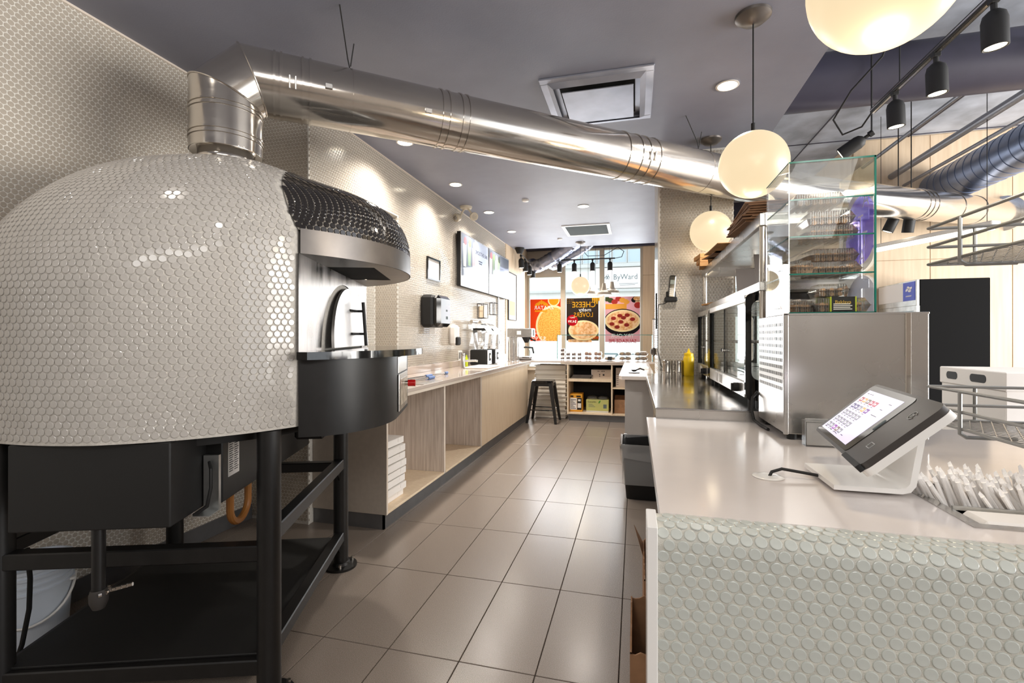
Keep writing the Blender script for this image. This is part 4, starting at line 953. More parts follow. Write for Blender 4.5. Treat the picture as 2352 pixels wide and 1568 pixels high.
def tv(lb, y0, y1, kind):
    h = (y1 - y0) / 2; t = thing('menu_screen', lb, 'screen', (XF + .04, (y0 + y1) / 2, 2.235))
    obj('case', MB().box(-.02, .03, -h, h, -.335, .335, .004), M_blackm, t); obj('bracket', MB().box(-.036, -.02, -.2, .2, -.15, .15), M_blackm, t)
    obj('bezel', fm(-h, h, -.335, .335, .03, .034, .012), M_steel, t)
    sc_ = obj('screen', MB().box(.0305, .0318, -h + .012, h - .012, -.323, .323), mat('menu_screen_lit', S(96, 102, 114), .05, emit=S(160, 170, 182), estr=.16, spec=.6), t, 0)
    def em(n, c, s=.22): return mat('menu_' + n, c, .1, emit=c, estr=s)
    if kind == 0:
        obj('menu_panel', MB().box(.0318, .0321, -h + .52, h - .012, -.2, .323), em('blue', S(170, 180, 200)), sc_, 0)
        text('menu_title', 'SMOOTHIE BAR', .074, em('ink', S(60, 64, 84), .0), sc_, FACE_E(.0324, .255, .17), .0004)
        obj('menu_line', MB().box(.0321, .0325, .12, .28, .06, .075).box(.0321, .0325, .14, .27, .03, .045), em('ink', S(60, 64, 84), .0), sc_, 0)
    for k in range(3 if kind == 0 else 4):
        y = -h + .14 + .17 * k if kind == 0 else -h + .10 + .14 * k; c = [S(190, 192, 180), S(130, 152, 126), S(178, 148, 154), S(100, 114, 98)][(k + kind * 2) % 4]
        gl_ = MB().prism([(-.045, -.16), (.045, -.16), (.065, .12), (-.065, .12)], 0, .0004).xf(FACE_E(.0322, y, .08 + .03 * (k % 2))); obj('drink_picture', gl_, em('drink%d' % ((k + kind * 2) % 4), c, .2), sc_, 0)
        obj('fruit_picture', MB().prism(circ(0, 0, .05, n=16), 0, .0004).xf(FACE_E(.0325, y + .02, .24)), em('fruit%d' % k, [S(160, 96, 102), S(112, 140, 100), S(190, 170, 164), S(76, 84, 76)][k], .2), sc_, 0)
tv('first wall menu screen with the smoothie title, nearer the oven', 5.45, 6.57, 0)
tv('second wall menu screen, next to the wood panelled wall', 6.60, 7.72, 1)
t = thing('wall_poster', 'narrow framed poster on wood panel wall past the screens', 'poster', (XF + .016, 8.15, 1.98))
obj('frame', fm(-.28, .28, -.42, .42, 0, .018, .016), M_blackm, t); obj('print', MB().box(.004, .008, -.264, .264, -.404, .404), M_paperw, t, 0)
obj('picture', MB().box(.008, .0085, -.2, .2, -.33, -.08), mat('poster_orange', S(244, 176, 130), .7), t, 0); obj('picture', MB().box(.008, .0085, -.15, .15, .02, .34), mat('poster_pale', S(240, 214, 200), .7), t, 0)
def wirebox(lb, y, z, s, wood):
    t = thing('wire_holder', lb, 'wire rack', (XF + .003, y, z)); m_ = MB()
    for x in (.003, s * .9):
        m_.tube([(x, -s, -s), (x, s, -s), (x, s, s), (x, -s, s)], .004, 6, closed=True)
    for a, b in ((-s, -s), (s, -s), (s, s), (-s, s)): m_.cyl((.003, a, b), (s * .9, a, b), .004, n=6)
    obj('wire', m_, M_blackm, t)
    if wood: obj('wood_block', MB().box(.01, .085, -.05, .07, -s + .004, .07, .003), M_wood, t)
wirebox('black wire cube holder with wood block above the blenders', 6.38, 1.635, .10, True); wirebox('black empty wire cube holder right of the wood block one', 6.95, 1.70, .09, False)
solo('wall_conduit', MB().cyl((XF + .016, 7.28, .98), (XF + .016, 7.28, 1.9), .012, n=10), M_steel, 'thin vertical conduit under the second menu screen', 'conduit')

# ---------------------------------------------------------------- on the left worktop
t = thing('tap', 'chrome upright tap with horizontal spout on left worktop', 'tap', (-1.93, 5.16, ZT))
obj('body', MB().lathe([(.03, 0), (.026, .004), (.024, .15), (.022, .156), (0, .157)], 24), M_chrome, t); obj('spout', MB().tube([(0, 0, .085), (.13, .05, .088), (.16, .06, .082)], .013, 12), M_chrome, t)
obj('lever', MB().box(-.012, .012, -.03, .035, .158, .172, .004), M_chrome, t)
solo('cutting_board', MB().box(-.14, .14, -.26, .26, 0, .018, .006), M_white, 'white cutting board lying between the tap and the blenders', 'cutting board', (-1.76, 5.38, ZT))
def blender(x, y, lb):
    t = thing('blender', lb, 'blender', (x, y, ZT))
    obj('base', MB().box(-.125, .10, -.085, .085, .004, .20, .012), M_blackm, t); fp = obj('control_panel', MB().box(.10, .118, -.08, .08, .012, .195, .006), M_steel, t)
    obj('paddle', MB().box(.118, .122, -.035, .035, .06, .16, .002), M_blackm, fp); obj('paddle_label', MB().box(.122, .1225, -.02, .02, .09, .13), M_red if False else M_paperw, fp, 0)
    v = []
    for z, w_ in ((.205, .062), (.45, .085)):
        v += [(-w_, -w_, z), (w_, -w_, z), (w_, w_, z), (-w_, w_, z)]
    j = obj('jug', MB().add(v, [(0, 3, 2, 1)] + [(i, (i + 1) % 4, 4 + (i + 1) % 4, 4 + i) for i in range(4)]), M_poly, t, 0)
    obj('jug_handle', MB().tube([(.06, 0, .25), (.13, .0, .27), (.14, .0, .42), (.08, 0, .43)], .013, 8), M_poly, j); obj('blade', MB().cyl((0, 0, .21), (0, 0, .235), .012, n=8).box(-.03, .03, -.006, .006, .228, .232), M_chrome, j)
    obj('lid', MB().prism(rrect(-.088, .088, -.088, .088, .02), .45, .475), M_blackm, t)
    obj('sound_hood', MB().grid(lambda u, w_: (-.14 + .02 * math.sin(PI * w_), -.13 + .26 * u, .20 + .36 * w_), 4, 8).grid(lambda u, w_: (-.14 + .28 * w_, -.13 + .26 * u, .56 - .16 * w_ ** 3), 4, 10), M_poly, t)
    obj('hinge', MB().cyl((-.1, -.1, .56), (-.1, .1, .56), .022, n=12), M_chrome, t)
    return t
blender(-1.92, 5.80, 'nearer black blender with clear jug on left worktop'); blender(-1.93, 6.18, 'farther black blender partly behind the first on left worktop')
for i, (x, y) in enumerate(((-1.78, 6.78), (-1.76, 7.0))):
    t = thing('cup_stack', ('left tall stack of clear cups beside the coffee brewer', 'right tall stack of clear cups touching the coffee brewer')[i], 'cup stack', (x, y, ZT)); pr = []
    for k in range(16): pr += [(.045, .017 * k), (.048, .017 * k + .012), (.049, .017 * k + .0135), (.046, .017 * k + .015)]
    obj('cups', MB().lathe(pr + [(.03, .37)], 18), M_pet, t); obj('holder', MB().cyl((.0, -.055, 0), (0, -.055, .38), .006, n=8).lathe([(.055, 0), (.055, .006)], 16), M_steel, t)
solo('bottle', MB().lathe([(.02, 0), (.02, .10), (.008, .12), (.008, .14)], 12), mat('lime_plastic', S(196, 214, 30), .3), 'small lime green bottle behind the tap', 'bottle', (-2.02, 5.52, ZT))
t = thing('coffee_brewer', 'steel coffee brewer with glass pot at far left corner', 'coffee machine', (-1.75, 7.45, ZT))
obj('base', MB().box(-.20, .17, -.11, .11, 0, .05, .008), M_steel, t); obj('tower', MB().box(-.20, -.07, -.11, .11, .05, .36, .008), M_steel, t); hd_ = obj('head', MB().box(-.24, .17, -.12, .12, .36, .50, .01), M_steel, t)
obj('switch_panel', MB().box(.17, .173, -.06, .06, .38, .48), M_blackm, hd_, 0); obj('notice', MB().box(-.08, -.01, -.1215, -.12, .40, .46), M_paperw, hd_, 0)
obj('filter_basket', MB().lathe([(.03, -.09), (.075, -.005), (.08, 0)], 20, (.05, 0, .36)).cyl((.1, 0, .34), (.2, 0, .30), .012, n=8), M_blackm, t)
pt_ = obj('pot', MB().lathe([(.06, 0), (.075, .02), (.07, .08), (.04, .12), (.045, .14)], 24, (.05, 0, .052)), M_glass, t); obj('pot_handle', MB().lathe([(.045, 0), (.046, .02), (.0, .03)], 16, (.05, 0, .185)).tube([(.09, 0, .195), (.15, 0, .19), (.17, 0, .10)], .012, 8), M_blackm, pt_)
solo('paper_cups_tray', MB().box(-.10, .1, -.09, .09, 0, .03, .006).box(-.06, .06, -.05, .05, .03, .05, .004), M_bandst, 'low dark grinder tray before the coffee brewer', 'tray', (-1.66, 7.28, ZT))
# two long steel rods with blue grips, and a peel handle
for i, (y0, y1, x0, x1) in enumerate(((2.95, 4.32, -1.86, -1.78), (2.95, 3.85, -1.74, -1.70))):
    t = thing('tool_rod', ('longer steel oven tool with blue grips lying on the worktop', 'shorter steel oven tool with blue grip nearest the worktop edge')[i], 'oven tool', (x0, y0, ZT + .014))
    L = Vector((x1 - x0, y1 - y0, 0)); obj('rod', MB().cyl((0, 0, 0), tuple(L), .009, n=10), M_chrome, t); d = L.normalized()
    for a in ((.68, .76), (.96, 1.0)) if i == 0 else ((.85, .97),): obj('grip', MB().cyl(tuple(L * a[0]), tuple(L * a[1]), .0135, n=12), mat('blue_grip', S(90, 120, 176), .35), t)
solo('bench_scraper', MB().box(-.04, .04, -.18, .18, 0, .004), M_steel, 'thin flat steel scraper lying at worktop edge by the burner knob', 'scraper', (-1.60, 3.5, ZT))
# ---------------------------------------------------------------- sneeze guard with pastry packs, far end
t = thing('sneeze_guard', 'low clear glass guard around pastry packs on the far worktop', 'glass guard', (-.52, 7.5, ZT))
obj('front_glass', MB().box(-.66, .77, .30, .306, 0, .39), M_glass, t, 0); obj('side_glass', MB().box(-.666, -.66, -.12, .30, 0, .39), M_glass, t, 0); obj('side_glass', MB().box(.77, .776, -.12, .30, 0, .39), M_glass, t, 0)
obj('top_glass', MB().box(-.66, .77, -.12, .30, .39, .396), M_glass, t, 0); obj('glass_edge', MB().box(-.666, .776, -.124, -.12, .389, .397).box(-.668, -.659, -.124, -.119, 0, .39).box(.769, .778, -.124, -.119, 0, .39), M_gedge, t, 0)
M_pet2 = glassmat('milky_pack_plastic', (.98, .97, .96), .6, .08, .12, (.97, .96, .95))
def clam(w, d, h, fill, seedn, wrap=None):
    t = thing('pastry_pack', '', 'pastry pack'); rr = random.Random(seedn)
    v = []
    for z, s in ((0, .82), (h * .5, 1.0), (h, .86)): v += [(-w / 2 * s, -d / 2 * s, z), (w / 2 * s, -d / 2 * s, z), (w / 2 * s, d / 2 * s, z), (-w / 2 * s, d / 2 * s, z)]
    f = [(0, 3, 2, 1), (8, 9, 10, 11)] + [(4 * k + i, 4 * k + (i + 1) % 4, 4 * k + 4 + (i + 1) % 4, 4 * k + 4 + i) for k in (0, 1) for i in range(4)]
    obj('shell', MB().add(v, f), M_pet2, t, 0); obj('rim', MB().box(-w / 2 - .004, w / 2 + .004, -d / 2 - .004, d / 2 + .004, h * .5 - .001, h * .5 + .002), M_pet, t, 0)
    nx = max(2, int(w / .09)); m_ = MB()
    for i in range(nx):
        c0 = -w * .40 + (i + .5) * w * .80 / nx; hh = h * rr.uniform(.72, .88); a = w * .80 / nx * .56
        k = m_.mark(); m_.lathe([(0, .002), (1, .25), (.96, .6), (.6, .92), (0, 1)], 10); m_.xf(Matrix.Translation((c0, rr.uniform(-.01, .01), .003)) @ Matrix.Diagonal((a, d * .38, hh, 1)), k)
    obj('pastry', m_, fill, t, 40)
    if wrap: obj('band', MB().box(-w * .16, w * .16, -d / 2 - .003, d / 2 + .003, h * .1, h + .002), wrap, t, 0)
    return t
M_choc = mat('dark_pastry', S(120, 72, 46), .6, noise=.4, nscale=40); M_mixp = mat('mixed_sweets', S(200, 160, 100), .7, col2=S(96, 60, 44), nscale=30)
protos = [clam(.075, .10, .056, M_choc, 1), clam(.13, .12, .062, M_brownpastry, 2), clam(.19, .13, .055, M_mixp, 3, M_blackm), clam(.21, .15, .068, M_mixp, 4)]
used = set()
cols = [('leftmost pile of small packs', 0, -1.075, 3), ('second pile of small packs', 0, -.955, 2), ('third pile of small packs', 0, -.825, 2), ('fourth pile of small packs', 0, -.695, 2),
        ('left pile of oblong packs', 1, -.50, 2), ('right pile of oblong packs', 1, -.275, 2), ('black banded pack', 2, -.02 - .02, 1), ]
cols += []
x_of = {0: -1.33, 1: -1.215, 2: -1.09, 3: -.965, 4: -.775, 5: -.545, 6: -.275, 7: .0, 8: .30}
cols = [('leftmost pile of small packs', 0, 3), ('second pile of small packs', 0, 2), ('third pile of small packs', 0, 2), ('fourth pile of small packs', 0, 2), ('left pile of oblong packs', 1, 2), ('right pile of oblong packs', 1, 2), ('dark banded pack', 2, 1), ('left pile of wide packs', 3, 2), ('right pile of wide packs', 3, 2)]
for i, (nm, kind, n) in enumerate(cols):
    for j in range(n):
        qa = ([1292, 1305, 1318, 1331, 1351, 1373, 1401, 1436, 1472][i] - 1176) / 1086; x = 7.5 * (CY * qa - SY) / (SY * qa + CY)
        lb = '%s pastry pack in the %s behind the far glass guard' % (('lower', 'middle' if n == 3 else 'upper', 'topmost')[j], nm) if n > 1 else 'single flat pastry pack with dark band behind the far glass guard'
        p = (x, 7.50, ZT + j * (.062, .069, .06, .073)[kind])
        if kind not in used: used.add(kind); t = protos[kind]; t.location = p; t['label'] = lb; t['group'] = 'pastry packs on the far worktop'
        else: dup(protos[kind], p, .03 * math.sin(i * 3 + j), lb, 'pastry packs on the far worktop')
# ---------------------------------------------------------------- posters in the street windows (printed side out, so reversed)
def poster(lb, x0, x1, z0, z1, base): 
    D_[0] = 0; t = thing('window_poster', lb, 'poster', ((x0 + x1) / 2, 9.425, (z0 + z1) / 2)); w_, h_ = (x1 - x0) / 2, (z1 - z0) / 2
    WH[:] = [w_ - .002, w_ - .002 + (h_ - w_)]
    obj('sheet', MB().box(-w_, w_, -.0015, .0, -h_, h_), base, t, 0); return t, w_, h_
D_ = [0]
WH = [1, 1]
def clipq(P, rot, x, z):                # turn, shift and clip an outline to the sheet
    c, s_ = math.cos(rot), math.sin(rot); return [(max(-WH[0], min(WH[0], x + a * c - b * s_)), max(-WH[1], min(WH[1], z + a * s_ + b * c))) for a, b in P]
def disc(t, nm, x, z, rx, rz, m, n=28, rot=0): D_[0] += 1; return obj(nm, MB().prism(clipq(circ(0, 0, rx, rz, n), rot, x, z), 0, .0004).xf(FACE_S(0, -.0018 - .00006 * (D_[0] % 45), 0)), m, t, 0)
def rect(t, nm, x0, x1, z0, z1, m): D_[0] += 1; return obj(nm, MB().box(max(x0, -WH[0]), min(x1, WH[0]), -.0019 - .00006 * (D_[0] % 45), -.0016, z0, z1), m, t, 0)
P_w = papermat('poster_white', S(252, 252, 250), .25); P_or = papermat('poster_vermilion', S(242, 96, 44), .55); P_dk = papermat('poster_charcoal', S(62, 54, 50), .4); P_pk = papermat('poster_pink', S(240, 196, 204), .5)
P_br = papermat('poster_bread', S(252, 206, 112), .2, 45); P_crust = papermat('poster_crust', S(255, 234, 186), .2); P_ye = papermat('poster_yellow', S(244, 190, 50), .5); P_rd = papermat('poster_red', S(206, 30, 44), .5)
P_pz = papermat('poster_pizza', S(252, 216, 172), .2, 16); P_sa = papermat('poster_sausage', S(178, 66, 60), .5); P_gr = papermat('poster_green', S(84, 96, 60), .5); P_bk = papermat('poster_pan', S(44, 38, 42), .4); P_to = papermat('poster_tomato', S(206, 76, 70), .5); P_le = papermat('poster_lemon', S(246, 196, 90), .5)
XW = lambda px: (lambda a: (CY * a - SY) / (SY * a + CY) * 9.42)((px - 1176) / 1086)
ZW = lambda px, py: 1.27 + (773.3 - py) * (lambda a: 9.42 / (SY * a + CY))((px - 1176) / 1086) / 1086
def mir(x, z, y=-.0045): return FACE_S(x, y, z)
t, w_, h_ = poster('orange window poster with reversed white lettering and a round bread', XW(1218), XW(1288), ZW(1250, 783), ZW(1250, 687), P_or)
disc(t, 'bread_picture', .16, -.12, .36, .42, P_crust); disc(t, 'bread_picture', .16, -.12, .32, .375, P_br); disc(t, 'dip_picture', .17, .40, .12, .12, P_crust); disc(t, 'dip_picture', .17, .40, .10, .10, P_ye)
for k in range(5): disc(t, 'leaf_picture', -.08 + .045 * (k - 2) * 1.1, .36 - .02 * abs(k - 2), .025, .05, P_ye, 12, .4 * (k - 2))
rect(t, 'price_strip', -.22, .03, .17, .20, P_ye)
text('poster_lettering', 'ZAATAR', .105, P_w, t, mir(-.03, .25), .0006, sx=-1.0); text('poster_price', '$2.99', .13, P_w, t, mir(-.13, -.38), .0006, sx=-1.0); text('poster_lettering', 'ONLY', .06, P_w, t, mir(-.20, -.27), .0006, sx=-1)
t, w_, h_ = poster('dark window poster with reversed gold cheese lettering and a pie', XW(1300), XW(1376), ZW(1338, 783), ZW(1338, 683), P_w)
rect(t, 'ground', -w_ + .012, w_ - .012, -h_ + .012, h_ - .012, P_dk)
text('poster_lettering', 'CHEESE', .16, P_ye, t, mir(.03, .285), .0006, sx=-.86); text('poster_script', 'melty', .10, P_w, t, mir(.05, .185), .0006, sx=-1.1); text('poster_lettering', 'LOVERS', .13, P_ye, t, mir(.02, .085), .0006, sx=-.86)
disc(t, 'pie_picture', .02, -.22, .30, .20, P_crust); disc(t, 'pie_picture', .02, -.22, .26, .17, P_pz); disc(t, 'price_roundel', -.20, -.02, .11, .11, P_rd)
text('poster_price', '$4.99', .075, P_w, t, mir(-.20, -.045, -.0055), .0006, sx=-1); text('poster_price', 'ONLY', .04, P_w, t, mir(-.20, .035, -.0055), .0006, sx=-1)
rect(t, 'strip', -.28, .18, -.455, -.40, P_pz); text('poster_small_print', "STUDENTS GET 15% OFF", .03, P_dk, t, mir(-.05, -.427), .0005, sx=-1); rect(t, 'strip', .16, .32, -.385, -.345, P_rd)
rr = random.Random(4)
dots = MB()
for i in range(4):
    for j in range(3): dots.box(-w_ + .03 + .035 * i, -w_ + .04 + .035 * i, -.0052, -.0045, h_ - .04 - .035 * j, h_ - .03 - .035 * j)
for i in range(4):
    for j in range(3): dots.box(.2 + .03 * i, .215 + .03 * i, -.0052, -.0045, -h_ + .03 + .03 * j, -h_ + .045 + .03 * j)
obj('dot_pattern', dots, P_ye, t, 0)
dr_ = MB()
for k in range(4): dr_.prism([(0, 0), (.03, 0), (.028, -.05 - .03 * (k % 3)), (.015, -.07 - .03 * (k % 3)), (.002, -.05 - .03 * (k % 3))], 0, .0005).xf(FACE_S(.19 + .04 * k, -.0046, h_ - .012), len(dr_.v) - 10)
obj('cheese_drip', dr_, P_ye, t, 0)
t, w_, h_ = poster('pink window poster of sausage pizza in a pan with reversed lettering', XW(1390), XW(1470), ZW(1430, 785), ZW(1430, 681), P_pk)
for k in range(9): disc(t, 'vegetable_picture', -.30 + .075 * k, .40 - .03 * (k % 3), .06, .05, [P_gr, P_gr, P_to, P_to, P_le, P_le, P_pk, P_bk, P_pz][k], 14)
rect(t, 'board_picture', -w_, .08, .20, .30, P_le)
disc(t, 'bowl_picture', .29, .40, .10, .055, P_bk); disc(t, 'bowl_picture', .29, .40, .085, .045, P_pz); disc(t, 'tomato_picture', .29, .27, .07, .06, P_to)
disc(t, 'pan_picture', .0, -.06, .365, .265, P_bk); disc(t, 'pan_picture', .0, -.03, .335, .215, P_crust); disc(t, 'pizza_picture', .0, -.03, .30, .185, P_pz)
for k, (x, z) in enumerate(((-.17, .02), (-.05, .07), (.09, .08), (.19, .0), (-.20, -.09), (-.03, -.05), (.08, -.11), (-.10, -.15), (.02, .03))): disc(t, 'sausage_picture', x, z, .05, .036, P_sa, 14)
text('poster_lettering', 'TRY OUR', .11, P_w, t, mir(.0, -.325, -.0062), .0006, sx=-.95); text('poster_lettering', 'SAUSAGE PIE', .10, P_rd, t, mir(.0, -.425, -.0062), .0006, sx=-.92)
# ================================================================== RIGHT: small counter, steel table, tiled counter
t = thing('small_counter', 'grey panelled small counter with pale top left of the steel table', 'counter', (.03, 5.8, 0))
obj('body', MB().box(-.125, .16, -1.18, 1.31, .0, .868, .002), M_greyp, t); obj('kickboard', MB().box(-.12, .16, -1.185, -1.18, 0, .08), M_kick, t)
obj('top', MB().prism([(-.179, -1.20), (-.15, -1.26), (.15, -1.26), (.15, 2.0 - .68), (-.179, 2.0 - .68)], .870, .903), M_quartz, t)
t = thing('scoop', 'black plastic scoop on a grey rest on the small counter', 'scoop', (-.01, 4.95, .903)); obj('rest', MB().prism(circ(0, 0, .055, .04), 0, .008), mat('grey_plastic', S(120, 122, 128), .4), t)
obj('bowl', MB().lathe([(0, 0), (.022, .006), (.03, .022), (.026, .022), (.02, .012), (0, .006)], 14).xf(Matrix.Translation((0, 0, .012))), M_blackm, t); obj('handle', MB().tube([(.02, .01, .03), (.06, .03, .045), (.1, .04, .03)], .007, 8), M_blackm, t)
solo('receipt_pad', MB().box(-.05, .05, -.07, .07, 0, .03, .003), M_paperw, 'small white pad on the small counter beside the column', 'pad', (.09, 5.6, .903), .1)

t = thing('steel_table', 'stainless steel table with polished top behind the tiled counter', 'table', (.57, 3.25, 0))
obj('top', MB().box(-.48, .50, -1.03, 1.03, .945, .952, .002), M_steeltop, t); obj('apron', MB().box(-.48, .50, -1.03, -1.02, .905, .945).box(-.48, -.47, -1.02, 1.03, .905, .945).box(.49, .5, -1.02, 1.03, .905, .945), M_steel, t)
for (x, y) in ((-.40, -.96), (.43, -.96), (-.40, .96), (.43, .96)): obj('leg', MB().cyl((x, y, 0), (x, y, .945), .02, n=14), M_steel, t)
obj('undershelf', MB().box(-.20, .46, -.98, .98, .25, .27, .003), M_steel, t)

cn = thing('tiled_counter', 'foreground service counter with white top and penny tiled front', 'counter', (.8, 1.6, 0))
def cl(x0, x1, y0, y1, z0, z1, b=.002): return MB().box(x0 - .8, x1 - .8, y0 - 1.6, y1 - 1.6, z0, z1, b)
HX0, HX1, HY0, HY1 = .645, 1.16, 1.115, 1.40
sl = MB()
for (x0, x1, y0, y1) in ((.05, 1.6, 1.03, HY0), (.05, HX0, HY0, HY1), (HX1, 1.6, HY0, HY1), (.05, 1.6, HY1, 2.235)): sl.box(x0 - .8, x1 - .8, y0 - 1.6, y1 - 1.6, .872, .905)
obj('top', sl, M_quartz, cn, 0)
obj('end_post', cl(.022, .042, .945, 1.045, 0, .9055, .0015), M_whitegl, cn)
prof = [(1.03, .9025), (.985, .9025)] + [(.985 - .035 * math.sin(a), .8675 + .035 * math.cos(a)) for a in np.linspace(.15, PI / 2, 9)] + [(.95, 0.0)]
pm = MB(); n_ = len(prof)
for (x) in (.041, 1.6): pm.v += [(x - .8, y - 1.6, z) for y, z in prof]
pm.f = [(i, i + 1, n_ + i + 1, n_ + i) for i in range(n_ - 1)]
ft = obj('front', pm, M_cgrout, cn, 40)
PP = np.array(prof); sA = np.concatenate([[0], np.cumsum(np.linalg.norm(np.diff(PP, axis=0), axis=1))])
C = []; T = []; B = []; N_ = []; pt2 = .0246; row = 0; ss = .0105
while ss < sA[-1] - .40:
    y, z = np.interp(ss, sA, PP[:, 0]), np.interp(ss, sA, PP[:, 1]); y2, z2 = np.interp(ss + .003, sA, PP[:, 0]), np.interp(ss + .003, sA, PP[:, 1]); y1, z1 = np.interp(ss - .003, sA, PP[:, 0]), np.interp(ss - .003, sA, PP[:, 1])
    d = np.array([0, y2 - y1, z2 - z1]); d /= np.linalg.norm(d); nn = np.cross(d, [1, 0, 0]); nn = nn if nn[1] < 0 or nn[2] > .5 else -nn
    x = .041 + .011 + (pt2 / 2 if row % 2 == 0 else 0.0)
    while x < 1.58: C.append((x - .8 + RNG.normal(0, .0004), y - 1.6, z)); T.append((1, 0, 0)); B.append(np.cross(nn, [1, 0, 0])); N_.append(nn); x += pt2
    ss += .0213; row += 1
tiles(ft, C, T, B, N_, .0108, .0022, M_ctile, 18, 300, W2=Matrix.Translation((.8, 1.6, 0)))
obj('inner_panel', cl(.041, 1.6, .985, 1.0, 0, .872), M_greyp, cn); obj('far_panel', cl(.6, 1.6, 2.19, 2.21, 0, .872), M_greyp, cn); obj('customer_panel', cl(1.58, 1.6, 1.0, 2.19, 0, .872), M_greyp, cn)
obj('cable_grommet', MB().lathe([(.020, .9052), (.036, .9052), (.038, .907), (.034, .9085), (.022, .9085)], 28, (.335 - .8, 1.36 - 1.6, 0)), M_whitegl, cn)
obj('grommet_hole', MB().lathe([(0, .9055), (.021, .9055)], 20, (.335 - .8, 1.36 - 1.6, 0)), M_sgrey, cn)
# inset steel tray with napkins and straws
t = thing('inset_tray', 'steel two part tray let into the counter top at right', 'tray', (HX0, HY0, .905)); w_, d_ = HX1 - HX0, HY1 - HY0; yd = .085
obj('rim', MB().box(-.018, w_, -.018, .004, -.001, .002).box(-.018, .004, .004, d_, -.001, .002).box(-.018, w_, d_ - .004, d_ + .018, -.001, .002), M_steel, t, 0)
bs = MB()
for (y0, y1, zb) in ((.004, yd, -.03), (yd + .006, d_ - .004, -.095)):
    bs.quad((.004, y0, zb), (w_, y0, zb), (w_, y1, zb), (.004, y1, zb)).quad((.004, y0, 0), (.004, y0, zb), (.004, y1, zb), (.004, y1, 0)).quad((.004, y1, 0), (.004, y1, zb), (w_, y1, zb), (w_, y1, 0)).quad((.004, y0, zb), (.004, y0, 0), (w_, y0, 0), (w_, y0, zb))
obj('basin', bs, M_steel, t, 0); obj('divider', MB().box(.004, w_, yd, yd + .006, -.09, .008), M_galv, t)
nk = MB().box(.015, .48, .008, yd - .002, 0, .033, .008); solo('napkin_stack', nk, M_paperw, 'white paper napkins in the front part of inset tray', 'napkins', (HX0, HY0, .876))
sm = MB().cyl((0, 0, 0), (0, 0, .150), .0042, n=8)
k = sm.mark(); sm.add([(-.0045, -.001, .148), (.0045, -.001, .148), (.0045, .001, .148), (-.0045, .001, .148), (-.004, .0, .158), (.003, .002, .161)], [(0, 1, 5, 4), (2, 3, 4, 5), (1, 2, 5), (3, 0, 4)])
sme = bpy.data.meshes.new('paper_straw'); sme.from_pydata(sm.v, [], sm.f); sme.update(); sme.materials.append(mat('straw_wrapper', S(252, 248, 244), .75, noise=.02, nscale=60))
rr = random.Random(11)
for i in range(240):
    u = rr.random(); x = HX0 + .02 + u * (w_ - .05); y = HY0 + yd + .022 + rr.random() * (d_ - yd - .05)
    lean = (-.42 if u < .45 else (-.38 if u < .62 else .5)) + rr.uniform(-.2, .2)
    o = bpy.data.objects.new('paper_straw', sme); COL.objects.link(o); o.location = (x + .02 * (1 if lean < 0 else -1), y, .811 + .004 * rr.random()); o.rotation_euler = (rr.uniform(-.12, .18), lean, rr.uniform(-.3, .3))
    tag(o, 'white paper wrapped straw standing in the inset counter tray', 'straw', 'paper straws in the counter tray')
# payment terminal
tm_ = thing('payment_terminal', 'tilted touch screen payment terminal on white folded stand', 'payment terminal', (.535, 1.36, .905))
o0 = Vector((.535, 1.36, .905)); A_ = Vector((.521, 1.599, .994)) - o0; xd = Vector((-.145, -.989, 0)).normalized(); yd_ = Vector((.72, -.10, .69)).normalized(); zd = xd.cross(yd_).normalized(); yd_ = zd.cross(xd)
TMX = basis(A_, xd, yd_, zd)
TW, TH = .45, .205
obj('white_back', MB().prism(rrect(.0, TW, .0, TH, .02), -.030, -.014).xf(TMX), M_whitegl, tm_); body = obj('body', MB().prism(rrect(0, TW, 0, TH, .022), -.014, .0).xf(TMX), mat('dark_grey_plastic', S(64, 60, 58), .35), tm_)
obj('glass', MB().prism(rrect(.008, .325, .008, TH - .008, .014), 0, .0012).xf(TMX), M_blackg, body)
obj('side_slot', MB().prism(rrect(.335, TW, -.004, .008, .003), -.012, .003).xf(TMX), M_blackm, body)
def ui(n, c, s=.55): return mat('ui_' + n, c, .15, emit=c, estr=s)
scr = obj('screen', MB().box(.026, .288, .020, TH - .026, .0012, .0016).xf(TMX), ui('lavender', S(220, 212, 240), .62), body, 0)
cols_ = [['r', 'y', 'b', 'r2', 'r2'], ['n', 'n', 'g', 'y', 'v'], ['g'] * 5, ['g'] * 5, ['g', 'g', 'v2', 'b', 'g']]
uc = dict(r=S(168, 40, 60), y=S(214, 168, 90), b=S(112, 84, 74), r2=S(180, 44, 84), n=S(64, 56, 130), g=S(150, 152, 170), v=S(112, 28, 160), v2=S(150, 50, 180))
for r_ in range(5):
    for c_ in range(5):
        x = .040 + c_ * .0295; y = TH - .052 - r_ * .0265; key = cols_[r_][c_]
        ic = obj('icon', MB().box(x, x + .0235, y - .0155, y, .0016, .0019).xf(TMX), ui(key, uc[key], .35), scr, 0)
        obj('icon_glyph', MB().box(x + .006, x + .0095, y - .0115, y - .005, .0019, .0021).box(x + .0115, x + .0165, y - .0105, y - .006, .0019, .0021).xf(TMX), ui('white', (1, 1, 1), .6), ic, 0)
ln = MB()
for r_ in range(5):
    for c_ in range(5): x = .043 + c_ * .0295; y = TH - .0705 - r_ * .0265; ln.box(x, x + .014, y - .0015, y, .0016, .0019)
for (x, y, l) in ((.04, TH - .036, .015), (.062, TH - .036, .012), (.08, TH - .036, .01), (.235, TH - .045, .02), (.225, TH - .066, .016), (.215, TH - .088, .04), (.04, .030, .02), (.09, .030, .025), (.14, .030, .022), (.2, .034, .016)): ln.box(x, x + l, y - .002, y, .0016, .0019)
obj('screen_text', ln.xf(TMX), ui('ink', S(90, 84, 110), .05), scr, 0)
